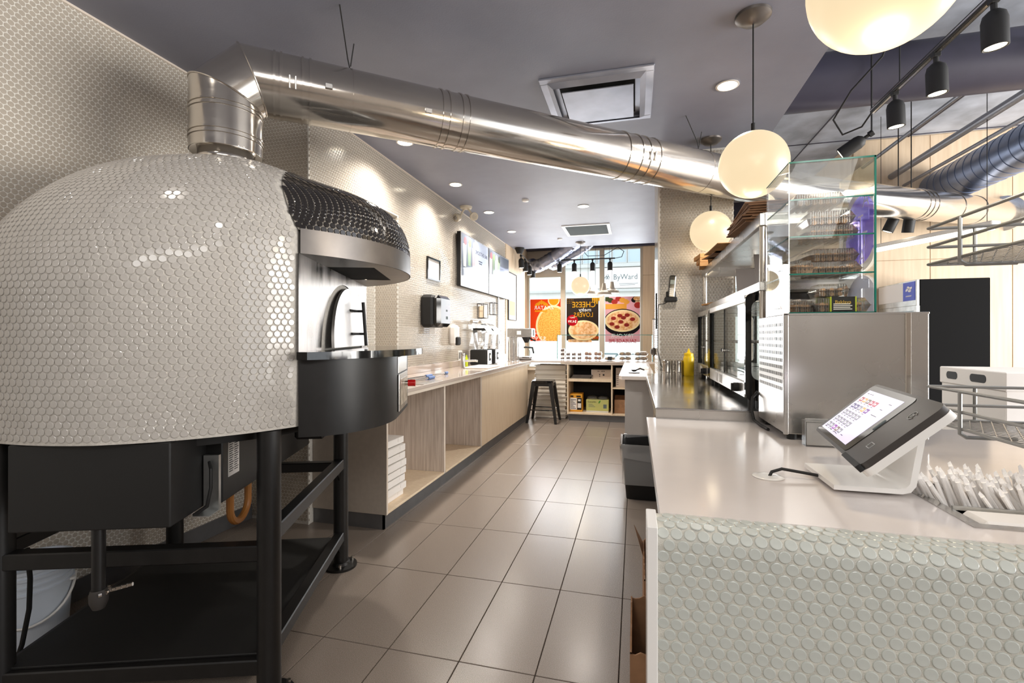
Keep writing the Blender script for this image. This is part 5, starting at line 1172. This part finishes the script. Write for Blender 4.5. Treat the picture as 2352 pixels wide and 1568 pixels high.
gl = MB().tube([(.39 + .011 * math.cos(a), .155 + .011 * math.sin(a), .0008) for a in np.linspace(.4, 5.9, 20)], .0008, 4)
for k in range(3): gl.tube([(.385 + .004 * k, .150, .0008), (.388 + .004 * k, .155, .0008), (.385 + .004 * k, .160, .0008)], .0007, 4)
obj('contactless_mark', gl.xf(TMX), M_galv, body); obj('chip_mark', MB().frame(.378, .400, .045, .061, -.0006, .0006, .0015).xf(Matrix(((1, 0, 0, 0), (0, 0, 1, 0), (0, 1, 0, .0006), (0, 0, 0, 1)))).xf(TMX), M_galv, body, 0)
obj('camera_bar', MB().prism(rrect(.312, .321, .085, .12, .004), .0012, .0022).xf(TMX), M_sgrey, body)
st = MB(); pf_ = [(-.085, .008), (-.085, .019), (.045, .019), (.058, .022), (.066, .032), (.068, .045), (.085, .15), (.097, .145), (.081, .043), (.078, .027), (.068, .013), (.052, .008)]
n2 = len(pf_)
st.v = [(x, -.10, z) for x, z in pf_] + [(x, .10, z) for x, z in pf_]; st.f = [tuple(range(n2)), tuple(range(n2, 2 * n2))[::-1]] + [(i, n2 + i, n2 + (i + 1) % n2, (i + 1) % n2) for i in range(n2)]
obj('stand', st, M_whitegl, tm_, 40); obj('swivel_base', MB().lathe([(.07, 0), (.07, .006), (.06, .009), (0, .009)], 32), M_galv, tm_)
solo('terminal_cable', MB().tube([(.335, 1.36, .9), (.345, 1.365, .918), (.37, 1.37, .926), (.41, 1.365, .922), (.455, 1.36, .917)], .0038, 8), M_blackm, 'short black cable from the counter grommet to terminal stand', 'cable')
t = thing('card_holder', 'clear acrylic holder with grey cards in front of steel cabinet', 'card holder', (.60, 1.79, .905)); obj('holder', MB().box(-.05, .05, -.02, .02, 0, .085), M_pet, t, 0)
for k in range(3): obj('card', MB().box(-.045, .045, -.012 + .008 * k, -.009 + .008 * k, .004, .078 + .006 * k), M_galv, t, 0)
# steel cabinet with vent slots
t = thing('steel_cabinet', 'stainless steel countertop cabinet with slotted side on the tiled counter', 'cabinet', (.512, 1.862, .905)); W_, D2, H_ = .43, .352, .445
obj('body', MB().box(0, W_, 0, D2, .022, H_, .003), M_steel, t); obj('side_panel', MB().box(-.003, 0, .004, D2 - .004, .026, H_ - .004), M_steel, t)
vs = MB()
for r_ in range(10):
    z = H_ - .030 - .0255 * r_
    for c_ in range(26): y = .018 + c_ * .0124; vs.box(-.0034, -.003, y, y + .0048, z - .0125, z)
vo = obj('vent_slots', vs, M_void, t, 0); vo['kind'] = 'stuff'
obj('corner_post', MB().box(-.004, .012, -.003, .006, .02, H_ + .002, .002), M_steel, t); obj('seam_channel', MB().box(.362, .378, -.004, 0, .03, H_ + .001, .001), M_chrome, t); obj('top_lip', MB().box(-.003, W_, -.003, .01, H_ - .004, H_ + .003, .001), M_steel, t)
for (x, y) in ((.03, .03), (W_ - .03, .03), (.03, D2 - .03), (W_ - .03, D2 - .03)): obj('foot', MB().cyl((x, y, 0), (x, y, .024), .016, n=12), M_blackm, t)
solo('power_cable', MB().tube([(.53, 2.225, 1.0), (.505, 2.228, 1.03), (.485, 2.215, 1.01), (.48, 2.205, .96), (.485, 2.19, .92), (.492, 2.12, .9125), (.498, 2.02, .9125)], .006, 8), M_blackm, 'black looped cable beside the slotted side of steel cabinet', 'cable')
# glass display case on the cabinet
gx0, gx1, gy0, gy1, gz0, gz1 = .532, .80, 1.885, 2.185, 1.353, 1.893
t = thing('glass_case', 'tall clear glass pastry case with shelves on the steel cabinet', 'display case', (gx0, gy0, gz0)); gw, gd, gh = gx1 - gx0, gy1 - gy0, gz1 - gz0
obj('front_pane', MB().box(0, gw, 0, .004, 0, gh), M_glass, t, 0); obj('side_pane', MB().box(0, .004, .004, gd, 0, gh), M_glass, t, 0); rp_ = obj('side_pane', MB().box(gw - .004, gw, .004, gd, 0, gh), M_glass, t, 0)
obj('top_pane', MB().box(0, gw, 0, gd, gh - .004, gh), M_glass, t, 0)
ed = MB().box(0, gw, -.001, .001, gh - .005, gh + .001).box(gw - .005, gw + .001, -.001, .003, 0, gh).box(-.001, .001, 0, gd, gh - .003, gh).box(0, gw, -.001, .004, -.002, .004); obj('glass_edge', ed, M_gedge, t, 0)
obj('glass_seam', MB().box(-.0008, .0012, -.0008, .0012, 0, gh), M_galv, t, 0)
SHZ = (1.495 - gz0, 1.628 - gz0, 1.76 - gz0)
for z in SHZ:
    s_ = obj('shelf', MB().box(.004, gw - .004, .004, gd, z - .004, z), M_glass, t, 0); obj('glass_edge', MB().box(.004, gw - .004, .002, .005, z - .0045, z + .0005).box(.002, .005, .004, gd, z - .004, z), M_gedge, s_, 0)
# logo film on the customer side pane
M_vio = glassmat('violet_film', (.5, .45, .95), .1, .1, .5, S(120, 106, 236)); M_wfilm = glassmat('white_film', (.95, .95, 1), .1, .2, .85, (1, 1, 1)); M_pfilm = glassmat('pale_film', (.85, .87, .98), .1, .2, .65, S(224, 228, 255))
def clipdisc(cy, cz, r0, r1, zmin, zmax):
    m_ = MB(); n3 = 48
    for i in range(n3):
        a, b = 2 * PI * i / n3, 2 * PI * (i + 1) / n3; q = []
        for (r_, w2) in ((r0, a), (r1, a), (r1, b), (r0, b)): q.append((gw - .0055, min(max(cy + r_ * math.cos(w2), .006), gd - .002), min(max(cz + r_ * math.sin(w2), zmin), zmax)))
        m_.quad(*q)
    return m_
obj('logo_disc', clipdisc(.105, .305, 0.0, .124, .15, gh - .01), M_vio, rp_, 0); obj('logo_ring', clipdisc(.105, .305, .123, .152, .15, gh - .01), M_wfilm, rp_, 0); obj('logo_disc', clipdisc(.10, .01, 0, .13, .004, .145), M_pfilm, rp_, 0)
for (s, z, y) in (('A', .405, .06), ('T', .33, .10), ('T', .265, .07), ('A', .205, .09)): text('logo_letter', s, .075, M_wfilm, rp_, FACE_E(gw - .0062, y, z), .0)
# packs of pastry in the case
M_bak = mat('baklava_rolls', S(238, 176, 122), .6, noise=.5, nscale=50, bump=.5, bscale=90); M_gold = mat('gold_print', S(214, 176, 70), .5); M_lime = mat('lime_stripe', S(186, 200, 40), .5)
def box_pack(lb, x, y, z, rz, w, d, h, filled=True, band=False, dome=False):
    t = thing('pastry_box', lb, 'pastry pack', (x, y, z), rz, 'pastry packs in the glass case'); v = []
    for zz, s in ((0, .88), (h * .45, 1.0), (h * .5, 1.0), (h, .84)): v += [(-w / 2 * s, -d / 2 * s, zz), (w / 2 * s, -d / 2 * s, zz), (w / 2 * s, d / 2 * s, zz), (-w / 2 * s, d / 2 * s, zz)]
    obj('shell', MB().add(v, [(0, 3, 2, 1), (12, 13, 14, 15)] + [(4 * k + i, 4 * k + (i + 1) % 4, 4 * k + 4 + (i + 1) % 4, 4 * k + 4 + i) for k in (0, 1, 2) for i in range(4)]), M_pet, t, 0)
    rb = MB(); nr = int(w / .009)
    for i in range(nr): x_ = -w * .42 + i * w * .84 / nr; rb.box(x_, x_ + .003, -d / 2 * .985 - .001, -d / 2 * .93, h * .04, h * .94)
    obj('shell_rib', rb, M_pet, t, 0); obj('rim', MB().box(-w / 2 - .003, w / 2 + .003, -d / 2 - .003, d / 2 + .003, h * .46, h * .49), M_pet, t, 0)
    if filled:
        m_ = MB(); n4 = max(3, int(w / .026))
        for i in range(n4):
            x_ = -w * .39 + (i + .5) * w * .78 / n4
            for zz in (h * .2, h * .52):
                k = m_.mark(); m_.cyl((x_, -d * .40, zz), (x_, d * .38, zz), h * .17, n=8)
        obj('pastry', m_, M_bak, t, 40)
    if band:
        b_ = obj('paper_band', MB().box(-.035, .04, -d / 2 - .004, d / 2 + .004, .002, h + .003), M_blackm, t, 0)
        obj('band_stripe', MB().box(-.038, -.034, -d / 2 - .005, d / 2 + .005, .001, h + .0035).box(.039, .043, -d / 2 - .005, d / 2 + .005, .001, h + .0035), M_lime, b_, 0)
        text('band_lettering', 'Baklava', .017, M_gold, b_, FACE_S(.002, -d / 2 - .0045, h * .68), .0002)
        pr = MB()
        for i in range(4): pr.box(-.028, .03 - .006 * (i % 2), -d / 2 - .0046, -d / 2 - .004, h * .16 + .006 * i, h * .16 + .003 + .006 * i)
        obj('band_print', pr, M_paperw, b_, 0)
    return t
cx, cy = .69, 2.04
box_pack('lower ribbed pastry pack on the second glass shelf from top', cx, cy, 1.6285, .05, .17, .16, .052); box_pack('upper ribbed pastry pack on the second glass shelf from top', cx + .005, cy, 1.683, -.04, .155, .15, .05)
box_pack('lower ribbed pastry pack on the third glass shelf from top', cx + .01, cy, 1.4955, .03, .175, .16, .05); box_pack('upper ribbed pastry pack on the third glass shelf from top', cx + .012, cy + .01, 1.548, .08, .16, .15, .048)
box_pack('small pack at left on the third glass shelf', .575, 1.96, 1.4955, .25, .065, .11, .05)
box_pack('pack with one round pastry on the top glass shelf', .66, 2.06, 1.7605, -.02, .17, .16, .045, filled=True)
box_pack('black banded baklava pack at the bottom front of glass case', .70, 1.955, 1.3575, .02, .175, .12, .05, band=True)
box_pack('domed pack stacked on the banded baklava pack', .68, 1.96, 1.4135, -.03, .10, .10, .045)
box_pack('pack lying at the bottom left of glass case', .575, 1.98, 1.3575, .2, .075, .15, .042); box_pack('second banded pack behind at bottom left of glass case', .585, 2.11, 1.3575, .1, .09, .09, .06, band=False)
# over-shelf on the steel table
t = thing('over_shelf', 'two tier stainless over shelf standing on the steel table', 'shelf', (.75, 3.27, .952))
for (x, y) in ((-.19, -.92), (-.19, .93), (.18, -.92), (.18, .93)): obj('post', MB().cyl((x, y, 0), (x, y, .86), .017, n=16), M_chrome, t)
for z0, z1, nm in ((.525, .565, 'lower_tier'), (.815, .870, 'upper_tier')):
    m_ = MB().box(-.20, .20, -.95, .95, z1 - .004, z1).box(-.212, -.19, -.95, .95, z0, z1, .002).box(.19, .21, -.95, .95, z0, z1, .002).box(-.19, .19, -.955, -.945, z0, z1).box(-.19, .19, .945, .955, z0, z1); obj(nm, m_, M_steel, t, 0)
zt_ = .952 + .870
def bag(lb, x, y, z, rz, w, d, h, m, g): solo('paper_bag', MB().box(-w / 2, w / 2, -d / 2, d / 2, 0, h, .0015), m, lb, 'paper bag', (x, y, z), rz, g)
M_kb = mat('brown_kraft', S(150, 112, 84), .8, noise=.2, nscale=15); M_ko = mat('orange_kraft', S(212, 160, 104), .8, noise=.15, nscale=15)
NTH = ['bottom', 'second', 'third', 'fourth', 'middle', 'sixth', 'seventh', 'eighth', 'top']
for i in range(9): bag('%s kraft bag, from below, in the near pile on the top steel shelf' % NTH[i], .66 + rr.uniform(-.03, .02) - .004 * i, 2.66 + rr.uniform(-.02, .02) - .012 * i, zt_ + .0075 * i, rr.uniform(-.08, .08), .27, .38, .007, M_kb, 'near pile of kraft bags on the over shelf')
for i in range(7): bag('%s kraft bag, from the near pile, in the row on top steel shelf' % ['first', 'second', 'third', 'fourth', 'fifth', 'sixth', 'last'][i], .62 + rr.uniform(-.04, .03), 3.22 + .085 * i, zt_ + .006 + .006 * (i % 3), rr.uniform(-.2, .2), .22, .33, .0055, M_kb if i % 2 else M_ko, 'middle pile of kraft bags on the over shelf')
for i in range(3): bag('%s folded orange brown bag at the far end of the top steel shelf' % ('lowest', 'middle', 'topmost')[i], .60 - .01 * i, 4.05 + .01 * i, zt_ + .034 * i, .1 * (i - 1), .20, .22, .032, M_ko, 'far pile of folded bags on the over shelf')
bag('loose folded paper bag on the lower steel shelf near column', .62, 3.9, .952 + .566, .2, .16, .3, .012, M_ko, None)
for k, (y, z, h_, lb) in enumerate(((3.22, .952 + .566, .19, 'grey tilted sign holder on the lower steel shelf'), (3.0, .952 + .566, .25, 'taller grey leaning sign board on the lower steel shelf by the near post'))):
    solo('sign_holder', MB().box(-.06, .06, 0, .006, 0, h_, .001).xf(Matrix.Rotation(-.30, 4, 'X')), mat('grey_acrylic', S(170, 160, 154), .3), lb, 'sign holder', (.68 + .06 * k, y, z + .002))
# heated display cases under the over-shelf
def warmer(lb, y0, y1):
    t = thing('heated_display', lb, 'display warmer', (.50, y0, .952)); L = y1 - y0; D3 = .44; Z0, Z1 = .03, .515
    for (x, y) in ((.04, .05), (D3 - .04, .05), (.04, L - .05), (D3 - .04, L - .05)): obj('foot', MB().cyl((x, y, 0), (x, y, .03), .018, n=10), M_blackm, t)
    b_ = obj('base', MB().box(0, D3, .02, L - .02, Z0, Z0 + .075, .003), M_steel, t); obj('top', MB().box(0, D3, .02, L - .02, Z1 - .035, Z1, .003), M_steel, t)
    obj('thermostat_knob', MB().cyl((0, .16, Z0 + .037), (-.022, .16, Z0 + .037), .022, n=18).box(-.034, -.02, .154, .166, Z0 + .018, Z0 + .056, .002), M_blackm, b_)
    obj('rating_plate', MB().box(-.001, 0, L * .55, L * .63, Z0 + .012, Z0 + .062).box(-.001, 0, L * .68, L * .75, Z0 + .012, Z0 + .062), M_paperw, b_, 0)
    for yy in (0, L - .024):
        o_ = rrect(0, D3, Z0 - .01, Z1 + .008, .03, 4); i_ = rrect(.026, D3 - .026, Z0 + .085, Z1 - .026, .035, 4); n5 = len(o_); m_ = MB()
        for y in (yy, yy + .024): m_.v += [(x, y, z) for x, z in o_] + [(x, y, z) for x, z in i_]
        for i in range(n5):
            j = (i + 1) % n5; m_.f += [(i, j, n5 + j, n5 + i), (2 * n5 + j, 2 * n5 + i, 3 * n5 + i, 3 * n5 + j), (j, i, 2 * n5 + i, 2 * n5 + j), (n5 + i, n5 + j, 3 * n5 + j, 3 * n5 + i)]
        obj('end_frame', m_, M_blackg, t, 30); obj('end_glass', MB().box(.04, D3 - .04, yy + .010, yy + .014, Z0 + .09, Z1 - .03), M_glass, t, 0)
    for k, (a, b) in enumerate(((.024, L * .52), (L * .49, L - .024))):
        d_ = obj('door', MB().box(.006 + .008 * k, .010 + .008 * k, a, b, Z0 + .078, Z1 - .036), M_glass, t, 0)
        [obj('door_edge', MB().box(.004 + .008 * k, .012 + .008 * k, q, q + .005, Z0 + .078, Z1 - .036), M_blackm, d_, 0) for q in (a, b - .005)]
        obj('door_pull', MB().cyl((.006 + .008 * k, (b - .05 if k == 0 else a + .08), .24), (-.012 + .008 * k, (b - .05 if k == 0 else a + .08), .24), .010, n=12), M_blackm if k else M_chrome, d_)
    obj('back_glass', MB().box(D3 - .01, D3 - .006, .024, L - .024, Z0 + .078, Z1 - .036), M_glass, t, 0)
    m_ = MB()
    for i in range(int(L / .03)): m_.cyl((.03, .04 + .03 * i, .29), (D3 - .03, .04 + .03 * i, .29), .002, n=5)
    for x in (.03, .22, D3 - .03): m_.cyl((x, .03, .286), (x, L - .03, .286), .003, n=6)
    obj('wire_shelf', m_, M_chrome, t); obj('tray', MB().box(.03, D3 - .04, .05, L - .05, Z0 + .078, Z0 + .085).box(.03, .034, .05, L - .05, Z0 + .085, Z0 + .10), M_steel, t, 0)
warmer('nearer glass heated display case with black end frame', 2.42, 3.54); warmer('farther glass heated display case against the tiled column', 3.56, 4.165)
# condiments by the column
def shaker(lb, x, y, r_, h_, handle):
    t = thing('shaker', lb, 'shaker', (x, y, .952)); obj('can', MB().lathe([(r_, 0), (r_, h_ * .8), (r_ * 1.03, h_ * .82), (r_ * 1.03, h_ * .97), (r_ * .9, h_), (0, h_)], 28), M_chrome, t)
    for z in (.2, .75): obj('ring', MB().lathe([(r_, -.003), (r_ * 1.03, 0), (r_, .003)], 28, (0, 0, h_ * z)), M_chrome, t)
    if handle: obj('handle', MB().tube([(r_, 0, h_ * .75), (r_ + .03, 0, h_ * .7), (r_ + .035, 0, h_ * .4), (r_, 0, h_ * .25)], .005, 8), M_chrome, t)
shaker('steel shaker with handle, left of the yellow bottle', .262, 4.15, .040, .125, True); shaker('steel shaker without handle touching the yellow bottle', .352, 4.14, .036, .125, False)
t = thing('mustard_bottle', 'yellow squeeze bottle on the steel table by the column', 'bottle', (.425, 4.12, .952)); obj('body', MB().lathe([(.038, 0), (.042, .006), (.042, .145), (.038, .158), (.030, .162)], 28), M_yellow, t)
obj('cap', MB().lathe([(.037, .158), (.037, .182), (.014, .190), (.006, .215), (.004, .222), (0, .222)], 24), M_yellow, t)
t = thing('wall_phone', 'black cordless phone in cradle on the tiled column', 'phone', (.298, 4.283, 1.60)); obj('cradle', MB().box(-.055, .05, -.05, 0, -.03, .01, .008).box(-.04, .04, -.02, 0, .0, .06, .005), M_blackm, t)
hs = MB().box(-.027, .027, -.022, 0, 0, .19, .009).xf(Matrix.Translation((.0, -.018, .005)) @ Matrix.Rotation(.08, 4, 'Y')); h_o = obj('handset', hs, M_blackg, t)
MK = Matrix.Translation((.0, -.018, .005)) @ Matrix.Rotation(.08, 4, 'Y'); obj('display', MB().box(-.018, .018, -.0235, -.022, .115, .15).xf(MK), mat('lcd', S(150, 160, 150), .3), h_o, 0)
for i in range(4):
    for j in range(3): obj('key', MB().box(-.019 + .0135 * j, -.009 + .0135 * j, -.024, -.022, .02 + .016 * i, .031 + .016 * i, .0008).xf(MK), M_paperw, h_o)
obj('phone_cord', MB().tube([(-.03, -.01, -.03), (-.06, -.004, -.045), (-.10, -.004, -.05), (-.107, -.004, -.1), (-.108, -.006, -.45), (-.08, -.008, -.58), (-.04, -.01, -.63)], .003, 6), M_blackm, t)
solo('power_strip', MB().box(-.012, 0, -.03, .03, -.16, .16, .004), M_blackm, 'black narrow strip on left side of the tiled column', 'power strip', (.189, 4.42, 1.50))
t = thing('tongs', 'steel tongs hanging on the left side of tiled column', 'tongs', (.172, 4.75, 1.08)); obj('arm', MB().box(-.006, -.002, -.014, .014, .07, .36, .001), M_steel, t); obj('arm', MB().box(.004, .008, -.014, .014, .07, .36, .001), M_steel, t)
obj('tip', MB().lathe([(.0, 0), (.03, .03), (.028, .07), (.012, .085)], 14), M_bandst, t); obj('hook', MB().cyl((-.01, 0, .36), (.02, 0, .36), .004, n=8), M_blackm, t)
# waste bin beside the counter
t = thing('waste_bin', 'black plastic waste bin with clear liner beside the white counter', 'waste bin', (.055, 3.975, 0)); v = []; BS = 1.07
def rr_ring(w, d, z, r_=.03): return [(x, y, z) for x, y in rrect(-w * 1.07, w * 1.07, -d, d, r_, 4)]
rings_ = [rr_ring(.115, .16, 0), rr_ring(.145, .195, .40), rr_ring(.158, .208, .40), rr_ring(.158, .208, .43), rr_ring(.146, .196, .43), rr_ring(.112, .155, .02)]; n6 = len(rings_[0]); m_ = MB(); m_.v = [p for q in rings_ for p in q]
for k in range(5): m_.f += [(k * n6 + i, k * n6 + (i + 1) % n6, (k + 1) * n6 + (i + 1) % n6, (k + 1) * n6 + i) for i in range(n6)]
m_.f += [tuple(range(n6))[::-1], tuple(range(5 * n6, 6 * n6))]; obj('body', m_, M_blackm, t, 40)
lr = [rr_ring(.140, .190, .12), rr_ring(.144, .194, .434), rr_ring(.162, .212, .436), rr_ring(.163, .213, .40), rr_ring(.157, .206, .30)]; m_ = MB(); r7 = random.Random(5)
for k, q in enumerate(lr): m_.v += [(x * (1 + r7.uniform(-.012, .014)), y * (1 + r7.uniform(-.012, .014)), z + (r7.uniform(-.03, .03) if k == 4 else r7.uniform(-.003, .003))) for x, y, z in q]
for k in range(4): m_.f += [(k * n6 + i, k * n6 + (i + 1) % n6, (k + 1) * n6 + (i + 1) % n6, (k + 1) * n6 + i) for i in range(n6)]
obj('liner', m_, glassmat('liner_film', (.86, .86, .86), 1.5, .12, .34, (.8, .8, .8)), t, 60)
# cartons under the tiled counter, sticking out a little
def torn_carton(lb, x0, x1, y0, y1, h_, flap):
    t = thing('open_carton', lb, 'box', ((x0 + x1) / 2, (y0 + y1) / 2, 0)); a, b = (x1 - x0) / 2, (y1 - y0) / 2; r8 = random.Random(int(h_ * 1000)); m_ = MB(); th = .005
    def wall(p, q, inn):
        n7 = 22; k = m_.mark(); d = Vector(q) - Vector(p); 
        for i in range(n7 + 1):
            c = Vector(p) + d * i / n7; zt = h_ + r8.uniform(-.008, .008)
            for off in (Vector((0, 0)), Vector(inn) * th): m_.v += [(c.x + off.x, c.y + off.y, .001), (c.x + off.x, c.y + off.y, zt)]
        for i in range(n7):
            o_ = k + 4 * i; m_.f += [(o_, o_ + 4, o_ + 5, o_ + 1), (o_ + 2, o_ + 3, o_ + 7, o_ + 6), (o_ + 1, o_ + 5, o_ + 7, o_ + 3)]
    wall((-a, -b), (a, -b), (0, 1)); wall((-a, b), (a, b), (0, -1)); wall((-a, -b), (-a, b), (1, 0)); wall((a, -b), (a, b), (-1, 0)); m_.box(-a, a, -b, b, .001, .006)
    obj('body', m_, M_kraft, t, 20); 
    if flap: obj('flap', MB().add([(-a, b - .02, h_), (-a, b - .16, h_), (-a - .035, b - .03, h_ + .07), (-a, b - .02, h_ - .004), (-a, b - .16, h_ - .004), (-a - .032, b - .03, h_ + .066)], [(0, 1, 2), (5, 4, 3), (0, 2, 5, 3), (2, 1, 4, 5), (1, 0, 3, 4)]), M_kraft, t, 0)
    obj('contents', MB().box(-a * .5, a * .8, -b * .5, b * .5, .006, h_ * .7, .01), mat('navy_packet', S(40, 56, 84), .4), t)
torn_carton('torn brown carton sticking out from under the tiled counter', -.014, .30, 1.34, 1.64, .40, False); torn_carton('second brown carton with raised flap farther under the counter', .03, .34, 1.72, 2.06, .42, True)
# wire display rack at the right edge
t = thing('wire_rack', 'grey two tier wire basket rack at the right edge of counter', 'wire rack', (1.2, 1.4, .905)); M_wire = mat('grey_wire', S(150, 150, 148), .3, metal=.7); x0, x1, y0, y1 = -.35, .30, -.42, .29
for nm, zs in (('lower_basket', (.117, .162, .217)), ('upper_basket', (.581, .633, .689))):
    m_ = MB(); xc = x0 - .0
    for z in zs: m_.tube([(x0 + .006, y1, z), (x1, y1, z), (x1, y0, z), (x0, y0, z), (x0, y1 - .006, z)], .0045, 8, closed=True)
    for (x, y) in ((x0, y1 - .155), (x0, y0 + .1)): m_.tube([(x - .004, y, zs[2]), (x - .004, y, zs[0] - .012), (x + .01, y, zs[0] - .022), (x + .12, y, zs[0] - .022)], .005, 8)
    for (x, y) in ((x0 + .12, y1), (x1 - .12, y1)): m_.tube([(x, y + .004, zs[2]), (x, y + .004, zs[0])], .005, 8)
    b_ = obj(nm, m_, M_wire, t); ms = MB(); zf = zs[0]; s9 = .026
    for i in range(-30, 60):
        for sg in (1, -1):
            # diagonal wires clipped to the basket floor
            pts = []
            c0 = x0 + i * s9
            for (yy) in (y0, y1):
                pass
            xa, ya, xb, yb = (c0, y0, c0 + (y1 - y0) * .55, y1) if sg == 1 else (c0, y1, c0 + (y1 - y0) * .55, y0)
            if xb < x0 or xa > x1: continue
            if xa < x0: ya += (yb - ya) * (x0 - xa) / (xb - xa); xa = x0
            if xb > x1: yb = ya + (yb - ya) * (x1 - xa) / (xb - xa); xb = x1
            ms.cyl((xa, ya, zf), (xb, yb, zf + .0005 * sg), .0016, n=4, cap=False)
    o = obj('mesh_floor', ms, M_wire, b_, 0)
obj('pole', MB().cyl((.25, .0, 0), (.25, .0, .75), .012, n=12).cyl((.25, 0, 0), (.25, 0, .01), .09, n=24), M_wire, t); obj('pole_arm', MB().cyl((.25, 0, .11), (.30, 0, .117), .006, n=8).cyl((.25, 0, .575), (.30, 0, .581), .006, n=8), M_wire, t)

# ---------------------------------------------------------------- customer side
t = thing('drinks_cooler', 'tall black sided drinks cooler with white and blue header', 'cooler', (2.87, 5.90, 0)); CW, CD, CH = .64, .80, 1.876
obj('cabinet', MB().box(.03, CW, 0, CD, .02, CH, .006), mat('cooler_black', S(17, 17, 18), .8, spec=.12), t); f_ = obj('door_frame', MB().frame(0, CD, .02, 1.60, -.03, 0, .05).xf(Matrix(((0, 1, 0, .03), (1, 0, 0, 0), (0, 0, 1, 0), (0, 0, 0, 1)))), M_galv, t, 0)
obj('door_glass', MB().box(.01, .016, .05, CD - .05, .07, 1.55), mat('cooler_glass', S(190, 205, 210), .05, spec=.8), f_, 0); obj('door_handle', MB().box(-.03, .0, .06, .09, .8, 1.5, .008), M_blackm, f_)
h_ = obj('header', MB().box(.0, .03, 0, CD, 1.60, CH, .004), M_galv, t); obj('header_panel', MB().box(-.004, .0, .25, CD - .01, 1.66, 1.86), M_paperw, h_, 0); bp_ = obj('logo_panel', MB().box(-.004, .0, .02, .25, 1.66, 1.86), mat('cobalt_panel', S(66, 84, 196), .4), h_, 0)
lg = MB()
for (y, z, a) in ((.10, 1.79, .4), (.14, 1.80, -.3), (.17, 1.78, .5), (.12, 1.765, 0)): k = lg.mark(); lg.prism(circ(0, 0, .030, .014, 14), 0, .001); lg.xf(FACE_W(-.0045, y, z) @ Matrix.Rotation(a, 4, 'Z'), k)
obj('logo_shape', lg, M_paperw, bp_, 0); obj('logo_script', MB().tube([(-.0045, .19 - .012 * i, 1.705 + .008 * (i % 2)) for i in range(10)], .004, 5), M_paperw, bp_)
t = thing('storage_box', 'white lidded storage box with two hand holes beyond the counter', 'box', (1.86, 3.02, .64)); obj('body', MB().box(.006, .40, .006, .54, 0, .36, .004), M_boxwhite, t); l_ = obj('lid', MB().box(0, .41, 0, .55, .345, .445, .005), M_boxwhite, t)
for (a, b) in ((.14, .27), (.38, .48)): obj('hand_hole', MB().prism(rrect(a, b, .375, .42, .02), 0, .0015).xf(Matrix(((0, 0, -1, 0.0002), (1, 0, 0, 0), (0, 1, 0, 0), (0, 0, 0, 1)))), M_blackm, l_, 0)
t = thing('low_table', 'white low cabinet table under the storage box', 'table', (2.1, 3.1, 0)); obj('top', MB().box(-.30, .6, -.55, .62, .61, .64, .004), M_whitegl, t); obj('body', MB().box(-.27, .58, -.52, .6, .06, .61, .003), M_boxwhite, t); obj('plinth', MB().box(-.25, .56, -.5, .58, 0, .06), M_blackm, t)
t = thing('bar_stool', 'dark metal bar stool with tan seat beyond the straws', 'stool', (1.60, 2.52, 0)); obj('seat', MB().prism(rrect(-.15, .15, -.15, .15, .04), .765, .778), mat('tan_seat', S(206, 160, 120), .5), t); obj('seat_rim', MB().prism(rrect(-.16, .16, -.16, .16, .045), .735, .766), M_black, t)
for sx in (-1, 1):
    for sy in (-1, 1): obj('leg', MB().cyl((.13 * sx, .13 * sy, .74), (.2 * sx, .2 * sy, 0), .022, .013, n=10), M_black, t)
obj('footrest', MB().tube([(-.175, -.175, .26), (.175, -.175, .26), (.175, .175, .26), (-.175, .175, .26)], .009, 8, closed=True), M_black, t)
